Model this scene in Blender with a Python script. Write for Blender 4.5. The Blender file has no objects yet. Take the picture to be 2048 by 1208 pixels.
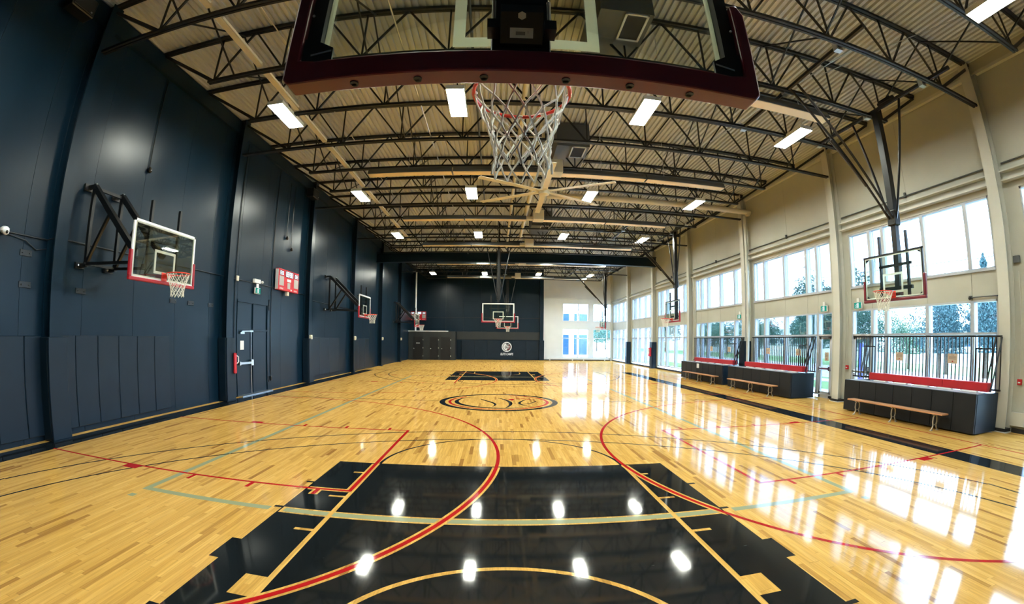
import bpy, math, random
from mathutils import Matrix, Vector
random.seed(7)
S = bpy.context.scene
COL = S.collection
PI = math.pi

# ------------------------------------------------------------------ camera
cd = bpy.data.cameras.new('camera'); co = bpy.data.objects.new('camera', cd); COL.objects.link(co); S.camera = co
cd.type = 'PANO'; cd.panorama_type = 'FISHEYE_LENS_POLYNOMIAL'
cd.sensor_width = 36; cd.sensor_height = 36 * 1208 / 2048
cd.fisheye_fov = 3.1; cd.fisheye_polynomial_k0 = 0
cd.fisheye_polynomial_k1, cd.fisheye_polynomial_k2, cd.fisheye_polynomial_k3, cd.fisheye_polynomial_k4 = -0.0660475, -7.99005e-06, 1.65977e-05, -2.31369e-07
cd.shift_x = 0.008432; cd.shift_y = 0.076233
cd.clip_start = 0.02; cd.clip_end = 400
_r = ((0.999789, -0.017747, 0.010363), (-0.010056, 0.017322, 0.999799), (0.017923, 0.999692, -0.01714))
co.matrix_world = Matrix(((_r[0][0], _r[1][0], -_r[2][0], -0.09591), (_r[0][1], _r[1][1], -_r[2][1], -0.33844),
                          (_r[0][2], _r[1][2], -_r[2][2], 1.84342), (0, 0, 0, 1)))
CAM = Vector((-0.0959, -0.3384, 1.8434))

# ------------------------------------------------------------------ sky, exposure, sampling behaviour
SKY = 7.0          # overcast sky radiance
LAMP = 50.0        # lamp tube radiance
S.view_settings.view_transform = 'Standard'; S.view_settings.look = 'None'
S.view_settings.gamma = 1; S.view_settings.use_curve_mapping = False
S.view_settings.exposure = 1.6
w = bpy.data.worlds.new('overcast_sky'); S.world = w; w.use_nodes = True
nt = w.node_tree; nt.nodes.clear()
o = nt.nodes.new('ShaderNodeOutputWorld'); b = nt.nodes.new('ShaderNodeBackground')
tc = nt.nodes.new('ShaderNodeTexCoord'); mp = nt.nodes.new('ShaderNodeMapping'); mp.inputs['Scale'].default_value = (1, 1, 2.5)
nz = nt.nodes.new('ShaderNodeTexNoise'); nz.inputs['Scale'].default_value = 2.2; nz.inputs['Detail'].default_value = 5
cr = nt.nodes.new('ShaderNodeValToRGB')
cr.color_ramp.elements[0].position = .3; cr.color_ramp.elements[0].color = (.40, .64, 1, 1)
cr.color_ramp.elements[1].position = .7; cr.color_ramp.elements[1].color = (.55, .75, 1, 1)
nt.links.new(tc.outputs['Generated'], mp.inputs[0]); nt.links.new(mp.outputs[0], nz.inputs[0]); nt.links.new(nz.outputs[0], cr.inputs[0])
nt.links.new(cr.outputs[0], b.inputs[0]); b.inputs[1].default_value = SKY; nt.links.new(b.outputs[0], o.inputs[0])
cy = S.cycles
cy.max_bounces = 8; cy.diffuse_bounces = 4; cy.glossy_bounces = 4; cy.transmission_bounces = 6; cy.transparent_max_bounces = 24
cy.caustics_reflective = False; cy.caustics_refractive = False; cy.sample_clamp_indirect = 8; cy.use_denoising = True

# ------------------------------------------------------------------ materials
def pm(name, col, rough=.5, metal=0, spec=.5, coat=0, coat_rough=.05):
    m = bpy.data.materials.new(name); m.use_nodes = True
    p = m.node_tree.nodes['Principled BSDF']
    p.inputs['Base Color'].default_value = (*col, 1); p.inputs['Roughness'].default_value = rough
    p.inputs['Metallic'].default_value = metal; p.inputs['Specular IOR Level'].default_value = spec
    p.inputs['Coat Weight'].default_value = coat; p.inputs['Coat Roughness'].default_value = coat_rough
    return m
def noisy(name, c1, c2, scale=4, rough=.5, stretch=(1, 1, 1), metal=0, spec=.5, bump=0, rough2=None, detail=4):
    m = pm(name, c1, rough, metal, spec); t = m.node_tree; p = t.nodes['Principled BSDF']
    tc = t.nodes.new('ShaderNodeNewGeometry'); mp = t.nodes.new('ShaderNodeMapping'); mp.inputs['Scale'].default_value = stretch
    nz = t.nodes.new('ShaderNodeTexNoise'); nz.inputs['Scale'].default_value = scale; nz.inputs['Detail'].default_value = detail
    cr = t.nodes.new('ShaderNodeValToRGB'); cr.color_ramp.elements[0].position = .33; cr.color_ramp.elements[1].position = .67
    cr.color_ramp.elements[0].color = (*c1, 1); cr.color_ramp.elements[1].color = (*c2, 1)
    t.links.new(tc.outputs['Position'], mp.inputs[0]); t.links.new(mp.outputs[0], nz.inputs[0]); t.links.new(nz.outputs[0], cr.inputs[0])
    t.links.new(cr.outputs[0], p.inputs['Base Color'])
    if rough2 is not None:
        mr = t.nodes.new('ShaderNodeMapRange'); mr.inputs[3].default_value = rough; mr.inputs[4].default_value = rough2
        t.links.new(nz.outputs[0], mr.inputs[0]); t.links.new(mr.outputs[0], p.inputs['Roughness'])
    if bump:
        bp = t.nodes.new('ShaderNodeBump'); bp.inputs['Strength'].default_value = bump; bp.inputs['Distance'].default_value = .02
        t.links.new(nz.outputs[0], bp.inputs['Height']); t.links.new(bp.outputs[0], p.inputs['Normal'])
    return m
def emit(name, col, s):
    m = bpy.data.materials.new(name); m.use_nodes = True; t = m.node_tree; t.nodes.clear()
    e = t.nodes.new('ShaderNodeEmission'); e.inputs[0].default_value = (*col, 1); e.inputs[1].default_value = s
    o = t.nodes.new('ShaderNodeOutputMaterial'); t.links.new(e.outputs[0], o.inputs[0]); return m
def thin_glass(name, tint, refl):
    m = bpy.data.materials.new(name); m.use_nodes = True; t = m.node_tree; t.nodes.clear()
    tr = t.nodes.new('ShaderNodeBsdfTransparent'); tr.inputs[0].default_value = (*tint, 1)
    gl = t.nodes.new('ShaderNodeBsdfGlossy'); gl.inputs['Roughness'].default_value = .02
    lw = t.nodes.new('ShaderNodeFresnel'); lw.inputs[0].default_value = 1.5
    mu = t.nodes.new('ShaderNodeMath'); mu.operation = 'MULTIPLY'; mu.inputs[1].default_value = refl
    mx = t.nodes.new('ShaderNodeMixShader'); o = t.nodes.new('ShaderNodeOutputMaterial')
    t.links.new(lw.outputs[0], mu.inputs[0]); t.links.new(mu.outputs[0], mx.inputs[0])
    t.links.new(tr.outputs[0], mx.inputs[1]); t.links.new(gl.outputs[0], mx.inputs[2]); t.links.new(mx.outputs[0], o.inputs[0])
    return m

def translucent(name, col):
    m = bpy.data.materials.new(name); m.use_nodes = True; t = m.node_tree; t.nodes.clear()
    d = t.nodes.new('ShaderNodeBsdfDiffuse'); d.inputs[0].default_value = (*col, 1); r = t.nodes.new('ShaderNodeBsdfTranslucent'); r.inputs[0].default_value = (*col, 1)
    x = t.nodes.new('ShaderNodeMixShader'); o = t.nodes.new('ShaderNodeOutputMaterial'); x.inputs[0].default_value = .6
    t.links.new(d.outputs[0], x.inputs[1]); t.links.new(r.outputs[0], x.inputs[2]); t.links.new(x.outputs[0], o.inputs[0]); return m
PW = .057
def finish(t, p):
    # satin polyurethane: the clear coat's reflection rises with the angle but never hides the wood wholly
    L = t.links.new; col = p.inputs['Base Color']
    d = t.nodes.new('ShaderNodeBsdfDiffuse'); g = t.nodes.new('ShaderNodeBsdfGlossy')
    if col.links: L(col.links[0].from_socket, d.inputs[0])
    else: d.inputs[0].default_value = col.default_value
    r = p.inputs['Roughness']
    if r.links: L(r.links[0].from_socket, g.inputs['Roughness'])
    else: g.inputs['Roughness'].default_value = r.default_value
    f = t.nodes.new('ShaderNodeFresnel'); f.inputs[0].default_value = 1.52
    mn = t.nodes.new('ShaderNodeMath'); mn.operation = 'MINIMUM'; mn.inputs[1].default_value = .30; L(f.outputs[0], mn.inputs[0])
    mx = t.nodes.new('ShaderNodeMixShader'); L(mn.outputs[0], mx.inputs[0]); L(d.outputs[0], mx.inputs[1]); L(g.outputs[0], mx.inputs[2])
    L(mx.outputs[0], t.nodes['Material Output'].inputs[0])
def fr(v): return v - math.floor(v)
def strip_len(i): return .40 + .65 * fr(i * .754877)
def strip_off(i): return fr(i * .569840) * strip_len(i)
def wood_floor():
    m = pm('maple_strip_floor', (.7, .45, .15), .07, 0, .5); t = m.node_tree; p = t.nodes['Principled BSDF']
    L = t.links.new
    g = t.nodes.new('ShaderNodeNewGeometry'); sx = t.nodes.new('ShaderNodeSeparateXYZ'); L(g.outputs['Position'], sx.inputs[0])
    def M(op, a, b=None):
        n = t.nodes.new('ShaderNodeMath'); n.operation = op
        for k, v in enumerate((a, b)):
            if v is None: continue
            if isinstance(v, (int, float)): n.inputs[k].default_value = v
            else: L(v, n.inputs[k])
        return n.outputs[0]
    xs = M('DIVIDE', sx.outputs[0], PW); i = M('FLOOR', xs); fx = M('SUBTRACT', xs, i)
    ln = M('ADD', M('MULTIPLY', M('FRACT', M('MULTIPLY', i, .754877)), .65), .40)
    # FRACT of a negative is taken towards minus infinity, as fr() does
    of = M('MULTIPLY', M('FRACT', M('MULTIPLY', i, .569840)), ln)
    ys = M('DIVIDE', M('ADD', sx.outputs[1], of), ln); j = M('FLOOR', ys); fy = M('SUBTRACT', ys, j)
    cb = t.nodes.new('ShaderNodeCombineXYZ'); L(i, cb.inputs[0]); L(j, cb.inputs[1])
    wn = t.nodes.new('ShaderNodeTexWhiteNoise'); wn.noise_dimensions = '2D'; L(cb.outputs[0], wn.inputs['Vector'])
    cr = t.nodes.new('ShaderNodeValToRGB'); e = cr.color_ramp.elements
    e[0].position = 0; e[0].color = (.34, .16, .036, 1); e[1].position = 1; e[1].color = (.77, .455, .125, 1)
    for pos, c in ((.035, (.48, .25, .058)), (.12, (.62, .345, .080)), (.5, (.69, .395, .097)), (.85, (.73, .425, .11))):
        q = e.new(pos); q.color = (*c, 1)
    L(wn.outputs['Value'], cr.inputs[0])
    mp = t.nodes.new('ShaderNodeMapping'); mp.inputs['Scale'].default_value = (60, 2.2, 1); L(g.outputs['Position'], mp.inputs[0])
    ad = t.nodes.new('ShaderNodeVectorMath'); ad.operation = 'ADD'; L(mp.outputs[0], ad.inputs[0])
    sc = t.nodes.new('ShaderNodeVectorMath'); sc.operation = 'SCALE'; sc.inputs['Scale'].default_value = 17; L(wn.outputs['Color'], sc.inputs[0]); L(sc.outputs[0], ad.inputs[1])
    nz = t.nodes.new('ShaderNodeTexNoise'); nz.inputs['Scale'].default_value = 1; nz.inputs['Detail'].default_value = 4; L(ad.outputs[0], nz.inputs[0])
    gr = t.nodes.new('ShaderNodeMapRange'); gr.inputs[1].default_value = .3; gr.inputs[2].default_value = .75; gr.inputs[3].default_value = 1.06; gr.inputs[4].default_value = .72
    L(nz.outputs[0], gr.inputs[0])
    gap = M('MULTIPLY', M('GREATER_THAN', fx, .018), M('GREATER_THAN', fy, .003))
    gp = M('ADD', M('MULTIPLY', gap, .45), .55)
    mul = t.nodes.new('ShaderNodeVectorMath'); mul.operation = 'SCALE'; L(cr.outputs[0], mul.inputs[0]); L(M('MULTIPLY', gr.outputs[0], gp), mul.inputs['Scale'])
    L(mul.outputs[0], p.inputs['Base Color']); finish(t, p)
    return m
WOOD = wood_floor()
def floor_paint(name, col, scratch=0):
    m = pm(name, col, .06, 0, .5); t = m.node_tree; p = t.nodes['Principled BSDF']
    g = t.nodes.new('ShaderNodeNewGeometry'); mp = t.nodes.new('ShaderNodeMapping'); mp.inputs['Scale'].default_value = (3, 1.2, 1)
    nz = t.nodes.new('ShaderNodeTexNoise'); nz.inputs['Scale'].default_value = 1.4; nz.inputs['Detail'].default_value = 6
    mr = t.nodes.new('ShaderNodeMapRange'); mr.inputs[3].default_value = .03; mr.inputs[4].default_value = .085
    t.links.new(g.outputs['Position'], mp.inputs[0]); t.links.new(mp.outputs[0], nz.inputs[0]); t.links.new(nz.outputs[0], mr.inputs[0])
    t.links.new(mr.outputs[0], p.inputs['Roughness'])
    if scratch:
        mp2 = t.nodes.new('ShaderNodeMapping'); mp2.inputs['Scale'].default_value = (5, 26, 1); mp2.inputs['Rotation'].default_value = (0, 0, .25)
        n2 = t.nodes.new('ShaderNodeTexNoise'); n2.inputs['Scale'].default_value = 1.3; n2.inputs['Detail'].default_value = 2
        t.links.new(g.outputs['Position'], mp2.inputs[0]); t.links.new(mp2.outputs[0], n2.inputs[0])
        cr = t.nodes.new('ShaderNodeValToRGB'); cr.color_ramp.elements[0].position = .775; cr.color_ramp.elements[1].position = .8
        cr.color_ramp.elements[0].color = (*col, 1); cr.color_ramp.elements[1].color = (.16, .18, .19, 1)
        t.links.new(n2.outputs[0], cr.inputs[0]); t.links.new(cr.outputs[0], p.inputs['Base Color'])
    finish(t, p)
    return m
PBLACK = floor_paint('black_floor_paint', (.0085, .0105, .012), 1)
PBORDER = floor_paint('black_border_paint', (.008, .011, .014))
PRED = floor_paint('red_floor_paint', (.40, .010, .012))
PSAGE = floor_paint('sage_floor_paint', (.28, .31, .19))
BLACKWALL = noisy('black_wall_paint', (.0028, .0135, .0260), (.0042, .0170, .0320), 1.2, .27, (1, 1, .4), 0, .25, .04, .36)
NAVYPAD = noisy('navy_vinyl', (.0030, .0125, .024), (.0045, .0155, .029), 2.2, .42, (1, 1, 1), 0, .3, .12)
BLEACHPAD = noisy('charcoal_vinyl', (.008, .011, .015), (.011, .014, .018), 2, .5, (1, 1, 1), 0, .3, .05)
BLACKMET = pm('black_metal', (.0045, .005, .0055), .34)
JOIST = noisy('dark_grey_joist_paint', (.007, .009, .011), (.013, .016, .018), 3, .45)
DECK = noisy('galvanized_deck', (.56, .58, .60), (.64, .66, .68), .7, .55, (1, .3, 1), .1, .4)
BEIGE = noisy('beige_wall_paint', (.46, .47, .41), (.50, .505, .445), .8, .6, (1, 1, 1), 0, .3)
BEIGET = noisy('beige_trim_paint', (.56, .565, .51), (.60, .605, .55), 1, .5)
CREAM = noisy('cream_painted_metal', (.66, .60, .46), (.70, .64, .50), 2, .45)
WHITE = noisy('white_paint', (.74, .75, .74), (.78, .79, .78), 1, .5)
ALU = pm('white_aluminium', (.86, .88, .90), .35, 0, .5)
WFRAME = pm('pale_window_frame', (.50, .54, .60), .4, 0, .5)
STEEL = pm('brushed_steel', (.62, .63, .64), .28, 1)
GREYMET = pm('grey_metal', (.10, .11, .115), .45, .3)
REDPAD = pm('red_vinyl', (.36, .010, .022), .38)
REDPAD2 = pm('maroon_vinyl', (.17, .015, .026), .36)
RIMRED = pm('orange_red_rim', (.74, .045, .022), .32)
REDSEAT = noisy('red_bleacher_seat', (.42, .008, .018), (.46, .012, .022), 3, .4)
REDBOX = pm('red_enamel', (.55, .012, .02), .35)
NET = noisy('cotton_net', (.84, .82, .72), (.90, .88, .80), 60, .8)
BENCHW = noisy('bench_wood', (.50, .25, .12), (.60, .32, .17), 3, .4, (8, 1, 8))
REFL = pm('heater_reflector_metal', (.92, .74, .48), .5, .45)
CAST = pm('cast_bench_leg', (.42, .40, .34), .5, .4)
BOARDGL = thin_glass('backboard_glass', (.935, .985, .94), .42)
WINGL = thin_glass('window_glass', (.95, .975, .975), .8)
PAPER = noisy('kraft_sign_paper', (.55, .46, .33), (.60, .50, .37), 9, .8)
WPAPER = pm('white_paper', (.75, .75, .74), .8)
INK = pm('ink', (.05, .05, .05), .8)
REDINK = pm('red_ink', (.45, .03, .03), .7)
GREENSIGN = emit('green_exit_sign', (.02, .36, .26), .30)
WHITESIGN = emit('white_exit_figure', (.9, 1, .97), .30)
DIGIT = emit('lit_digit', (.85, .93, 1), .8)
LAMPM = emit('lamp_tube_light', (.97, 1, .86), LAMP)
RUBBER = pm('black_rubber', (.012, .012, .013), .6)
GRASS = noisy('grass', (.10, .20, .06), (.17, .29, .09), 3, .9)
CONCRETE = noisy('concrete', (.52, .53, .54), (.60, .61, .61), 1.5, .9)
ASPHALT = noisy('asphalt', (.34, .35, .37), (.40, .41, .43), 2, .9)
BARK = noisy('bark', (.07, .05, .035), (.12, .09, .06), 8, .9)
LEAFD = noisy('dark_conifer_needles', (.022, .066, .078), (.050, .115, .120), 2.5, .7)
LEAFM = noisy('green_leaves', (.034, .10, .075), (.08, .165, .11), 2.5, .7)
LEAFL = noisy('light_leaves', (.045, .10, .06), (.09, .16, .095), 2.5, .7)
BLDG = noisy('white_cladding', (.66, .68, .70), (.74, .75, .77), .7, .7)
DARKGL = pm('dark_blue_window', (.015, .05, .11), .15)

# ------------------------------------------------------------------ mesh helpers
class MB:
    def __init__(s): s.v = []; s.f = []
    def box(s, x0, y0, z0, x1, y1, z1, bev=0):
        if x0 > x1: x0, x1 = x1, x0
        if y0 > y1: y0, y1 = y1, y0
        if z0 > z1: z0, z1 = z1, z0
        n = len(s.v)
        if not bev:
            s.v += [(x, y, z) for z in (z0, z1) for y in (y0, y1) for x in (x0, x1)]
            s.f += [tuple(n + k for k in q) for q in ((0, 2, 3, 1), (4, 5, 7, 6), (0, 1, 5, 4), (2, 6, 7, 3), (0, 4, 6, 2), (1, 3, 7, 5))]
            return s
        b = bev; idx = {}
        for a, (X, sx) in enumerate(((x0, 1), (x1, -1))):
            for c, (Y, sy) in enumerate(((y0, 1), (y1, -1))):
                for d, (Z, sz) in enumerate(((z0, 1), (z1, -1))):
                    for ax in range(3):
                        p = [X + sx * b, Y + sy * b, Z + sz * b]; p[ax] = (X, Y, Z)[ax]
                        idx[(a, c, d, ax)] = len(s.v); s.v.append(tuple(p))
        I = lambda a, c, d, x: idx[(a, c, d, x)]
        for a in (0, 1):
            s.f.append((I(a, 0, 0, 0), I(a, 1, 0, 0), I(a, 1, 1, 0), I(a, 0, 1, 0)) if a else (I(a, 0, 0, 0), I(a, 0, 1, 0), I(a, 1, 1, 0), I(a, 1, 0, 0)))
            s.f.append((I(0, a, 0, 1), I(0, a, 1, 1), I(1, a, 1, 1), I(1, a, 0, 1)) if a else (I(0, a, 0, 1), I(1, a, 0, 1), I(1, a, 1, 1), I(0, a, 1, 1)))
            s.f.append((I(0, 0, a, 2), I(1, 0, a, 2), I(1, 1, a, 2), I(0, 1, a, 2)) if a else (I(0, 0, a, 2), I(0, 1, a, 2), I(1, 1, a, 2), I(1, 0, a, 2)))
        for a in (0, 1):
            for c in (0, 1):
                s.f.append((I(a, c, 0, 0), I(a, c, 1, 0), I(a, c, 1, 1), I(a, c, 0, 1)))
                s.f.append((I(a, 0, c, 0), I(a, 1, c, 0), I(a, 1, c, 2), I(a, 0, c, 2)))
                s.f.append((I(0, a, c, 1), I(1, a, c, 1), I(1, a, c, 2), I(0, a, c, 2)))
                for d in (0, 1): s.f.append((I(a, c, d, 0), I(a, c, d, 1), I(a, c, d, 2)))
        return s
    def tube(s, pts, r, n=8, cap=True, closed=False):
        P = [Vector(p) for p in pts]; k = len(P); base = len(s.v)
        up = None
        for i, p in enumerate(P):
            a = P[(i - 1) % k] if (closed or i) else p; c = P[(i + 1) % k] if (closed or i < k - 1) else p
            d = (c - a).normalized()
            if up is None: up = Vector((0, 0, 1)) if abs(d.z) < .9 else Vector((1, 0, 0))
            u = (up - d * up.dot(d)).normalized(); v = d.cross(u); up = u
            rr = r[i] if isinstance(r, (list, tuple)) else r
            for q in range(n):
                t = 2 * PI * q / n; s.v.append(tuple(p + u * (rr * math.cos(t)) + v * (rr * math.sin(t))))
        for i in range(k if closed else k - 1):
            for q in range(n):
                a = base + i * n + q; bb = base + i * n + (q + 1) % n; j = (i + 1) % k
                s.f.append((a, bb, base + j * n + (q + 1) % n, base + j * n + q))
        if cap and not closed:
            s.f.append(tuple(base + q for q in range(n))[::-1]); s.f.append(tuple(base + (k - 1) * n + q for q in range(n)))
        return s
    def bar(s, p, q, w, h=None):            # rectangular bar between two points
        h = h or w; p = Vector(p); q = Vector(q); d = (q - p).normalized()
        up = Vector((0, 0, 1)) if abs(d.z) < .95 else Vector((0, 1, 0))
        u = d.cross(up).normalized(); v = u.cross(d); n = len(s.v)
        for e in (p, q):
            for a, c in ((-1, -1), (1, -1), (1, 1), (-1, 1)): s.v.append(tuple(e + u * (a * w / 2) + v * (c * h / 2)))
        s.f += [tuple(n + k for k in f) for f in ((3, 2, 1, 0), (4, 5, 6, 7), (0, 1, 5, 4), (1, 2, 6, 5), (2, 3, 7, 6), (3, 0, 4, 7))]
        return s
    def prism(s, poly, axis, a, b):         # polygon extruded along an axis (0,1,2)
        n = len(s.v); k = len(poly)
        def P(u, v, t): return ((t, u, v), (u, t, v), (u, v, t))[axis]
        s.v += [P(u, v, a) for u, v in poly] + [P(u, v, b) for u, v in poly]
        s.f += [tuple(n + i for i in range(k))[::-1], tuple(n + k + i for i in range(k))]
        s.f += [(n + i, n + (i + 1) % k, n + k + (i + 1) % k, n + k + i) for i in range(k)]
        return s
    def quad(s, a, b, c, d):
        n = len(s.v); s.v += [a, b, c, d]; s.f.append((n, n + 1, n + 2, n + 3)); return s
    def lathe(s, prof, c=(0, 0, 0), n=16):
        base = len(s.v)
        for r, z in prof:
            for q in range(n):
                t = 2 * PI * q / n; s.v.append((c[0] + r * math.cos(t), c[1] + r * math.sin(t), c[2] + z))
        for i in range(len(prof) - 1):
            for q in range(n):
                s.f.append((base + i * n + q, base + i * n + (q + 1) % n, base + (i + 1) * n + (q + 1) % n, base + (i + 1) * n + q))
        s.f.append(tuple(base + q for q in range(n))[::-1]); s.f.append(tuple(base + (len(prof) - 1) * n + q for q in range(n)))
        return s
    def ball(s, c, r, n=10, m=6):
        return s.lathe([(max(.0005, r * math.sin(PI * k / m)), -r * math.cos(PI * k / m)) for k in range(m + 1)], c, n)
    def mesh(s, name, mat, smooth=False):
        me = bpy.data.meshes.new(name); me.from_pydata(s.v, [], s.f)
        for m in (mat if isinstance(mat, (list, tuple)) else [mat]): me.materials.append(m)
        if smooth:
            me.polygons.foreach_set('use_smooth', [True] * len(me.polygons)); me.set_sharp_from_angle(angle=.7)
        me.update(); return me
def put(name, me, parent=None, loc=(0, 0, 0), rz=0):
    o = bpy.data.objects.new(name, me); COL.objects.link(o); o.location = loc
    if rz: o.rotation_euler = (0, 0, rz)
    if parent: o.parent = parent
    return o
def pieces(mb):
    par = list(range(len(mb.v)))
    def find(a):
        while par[a] != a: par[a] = par[par[a]]; a = par[a]
        return a
    for f in mb.f:
        for q in f[1:]: par[find(q)] = find(f[0])
    comp = {}
    for i in range(len(mb.v)): comp.setdefault(find(i), []).append(i)
    bx = []
    for c in comp.values():
        P = [mb.v[i] for i in c]; bx.append([[min(p[k] for p in P) - .004 for k in range(3)], [max(p[k] for p in P) + .004 for k in range(3)], list(c)])
    done = False
    while not done:
        done = True
        for a in range(len(bx)):
            for b in range(a + 1, len(bx)):
                if all(bx[a][0][k] <= bx[b][1][k] and bx[b][0][k] <= bx[a][1][k] for k in range(3)):
                    A, B = bx[a], bx.pop(b)
                    bx[a] = [[min(A[0][k], B[0][k]) for k in range(3)], [max(A[1][k], B[1][k]) for k in range(3)], A[2] + B[2]]; done = False; break
            if not done: break
    out = []
    for _, _, idx in bx:
        mp = {i: k for k, i in enumerate(idx)}; m = MB(); m.v = [mb.v[i] for i in idx]
        m.f = [tuple(mp[i] for i in f) for f in mb.f if f[0] in mp]; out.append(m)
    return out
def part(name, mb, mat, parent, smooth=False, label=None, stuff=False):
    ps = pieces(mb) if len(mb.v) < 1500 and not stuff else [mb]
    for m in ps:
        o = put(name, m.mesh(name, mat, smooth), parent)
        if label: o['label'] = label
        if stuff: o['kind'] = 'stuff'
    return o
def part_(name, mb, mat, parent, smooth=False, label=None, stuff=False):
    o = put(name, mb.mesh(name, mat, smooth), parent)
    if label: o['label'] = label
    if stuff: o['kind'] = 'stuff'
    return o
def tag(o, label, cat, group=None):
    o['label'] = label; o['category'] = cat
    if group: o['group'] = group
    return o
def thing(name, label, cat, loc=(0, 0, 0), rz=0, group=None):
    o = bpy.data.objects.new(name, None); COL.objects.link(o); o.location = loc; o.rotation_euler = (0, 0, rz)
    o.empty_display_size = .1
    return tag(o, label, cat, group)
def solo(name, mb, mat, label, cat, group=None, smooth=False):
    xs = [sum(v[k] for v in mb.v) / len(mb.v) for k in (0, 1)]; z = min(v[2] for v in mb.v)
    c = (xs[0], xs[1], z); mb.v = [(v[0] - c[0], v[1] - c[1], v[2] - c[2]) for v in mb.v]
    return tag(put(name, mb.mesh(name, mat, smooth), None, c), label, cat, group)
def struct(name, mb, mat, parent=None):
    if mb is None:
        o = bpy.data.objects.new(name, None); COL.objects.link(o); o.empty_display_size = .1
    else: o = put(name, mb.mesh(name, mat), parent)
    if not parent: o['kind'] = 'structure'
    return o
KIDS = {}
def copy_tree(o, loc=None, rz=None, label=None):
    def rec(x, par):
        c = x.copy(); COL.objects.link(c)
        if par: c.parent = par
        for k in list(x.children): rec(k, c)
        return c
    c = rec(o, None)
    if loc is not None: c.location = loc
    if rz is not None: c.rotation_euler = (0, 0, rz)
    if label: c['label'] = label
    return c
def ring_pts(r, n, c=(0, 0, 0), a0=0, a1=2 * PI, end=False):
    m = n if not end else n + 1
    return [(c[0] + r * math.cos(a0 + (a1 - a0) * k / n), c[1] + r * math.sin(a0 + (a1 - a0) * k / n), c[2]) for k in range(m)]
ORD = ['first', 'second', 'third', 'fourth', 'fifth', 'sixth', 'seventh', 'eighth', 'ninth', 'tenth', 'eleventh', 'twelfth', 'thirteenth', 'fourteenth',
       'fifteenth', 'sixteenth', 'seventeenth', 'eighteenth', 'nineteenth', 'twentieth', 'twenty-first', 'twenty-second']

# ------------------------------------------------------------------ hall dimensions (metres; x across, y down the hall, z up)
XL, XR, YN, YF, ZR = -8.28, 11.3, -3.2, 40.9, 8.76
CLX, CRX = -8.0, 11.0                 # column faces
CY = [-1.0 + 6.0 * k for k in range(7)]   # column centre lines: near edge at +0
LEN = 25.3                            # court length

# ------------------------------------------------------------------ floor
planks = []
for i in range(int(-5.6 / PW), int(5.6 / PW)):
    L, of = strip_len(i), strip_off(i); x = (i + .5) * PW
    for j in range(0, 20):
        y0 = j * L - of; y1 = y0 + L; ym = (y0 + y1) / 2
        if ym < 1.3 or ym > 6.5 or (abs(x) < 2.5 and y0 < 5.9): continue
        az = abs(math.atan2(x - CAM.x, ym - CAM.y))
        el = math.hypot(x - CAM.x, ym - CAM.y)
        if az > 1.16 or el < 2.3: continue
        planks.append((el, i, y0, y1))
planks.sort(); planks = planks[:300]
cells = {}
for _, i, y0, y1 in planks: cells.setdefault(i, []).append((y0, y1))
fm = MB()
keys = sorted(cells); runs = []
def fq(x0, x1, y0, y1, z=0): fm.quad((x0, y0, z), (x1, y0, z), (x1, y1, z), (x0, y1, z))
imin, imax = keys[0], keys[-1]
fq(XL - .02, imin * PW, YN, YF); fq((imax + 1) * PW, XR + .1, YN, YF)
last = imin
for i in range(imin, imax + 1):
    if i in cells:
        if i > last: fq(last * PW, i * PW, YN, YF)
        last = i + 1; y = YN
        for a, c in sorted(cells[i]):
            if a > y + 1e-6: fq(i * PW, (i + 1) * PW, y, a)
            y = c
        fq(i * PW, (i + 1) * PW, y, YF)
if last <= imax: fq(last * PW, (imax + 1) * PW, YN, YF)
FLOOR = struct('floor', fm, WOOD)
sub = MB().box(XL - .05, YN, -.20, XR + .1, YF, -.006); part('floor_slab', sub, pm('dark_slab', (.05, .035, .02), .9), FLOOR)
unit = MB().box(-.5, -.5, -1, .5, .5, 0).mesh('plank', WOOD)
for _, i, y0, y1 in planks:
    q = put('plank', unit, FLOOR, ((i + .5) * PW, (y0 + y1) / 2, .0)); q.scale = (PW - .0009, y1 - y0 - .0012, .006)

# painted markings: flat coats of paint and bare-wood lines on the floor
ZM = [.0006]
def mark(name, polys, mat, z):
    m = MB()
    for k, p in enumerate(polys):
        n = len(m.v); m.v += [(x, y, z + (k % 12) * 1.2e-5) for x, y in p]; m.f.append(tuple(n + k for k in range(len(p))))
    me = m.mesh(name, mat)
    for pl in me.polygons:
        if pl.normal.z < 0: pl.flip()
    return put(name, me, FLOOR)
def rect(x0, y0, x1, y1): return [(min(x0, x1), min(y0, y1)), (max(x0, x1), min(y0, y1)), (max(x0, x1), max(y0, y1)), (min(x0, x1), max(y0, y1))]
def arc(cx, cy, r, wd, a0, a1, n=64):
    out = []
    for k in range(n):
        t0 = a0 + (a1 - a0) * k / n; t1 = a0 + (a1 - a0) * (k + 1) / n
        out.append([(cx + (r - wd / 2) * math.cos(t0), cy + (r - wd / 2) * math.sin(t0)), (cx + (r + wd / 2) * math.cos(t0), cy + (r + wd / 2) * math.sin(t0)),
                    (cx + (r + wd / 2) * math.cos(t1), cy + (r + wd / 2) * math.sin(t1)), (cx + (r - wd / 2) * math.cos(t1), cy + (r - wd / 2) * math.sin(t1))])
    return out
def flip(ps): return [[(-x, LEN - y) for x, y in p][::1] for p in ps]
Z1, Z2, Z3, Z4 = .0006, .0010, .0014, .0018
kw = 2.435
lane = [rect(-kw, 0, kw, 5.8)]
for s in (-1, 1):
    for y0, y1, d in ((1.75, 1.8, .10), (2.6, 3.0, .105), (3.85, 3.9, .10), (4.75, 4.8, .10)): lane.append(rect(s * kw, y0, s * (kw + d), y1))
hs = []
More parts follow.
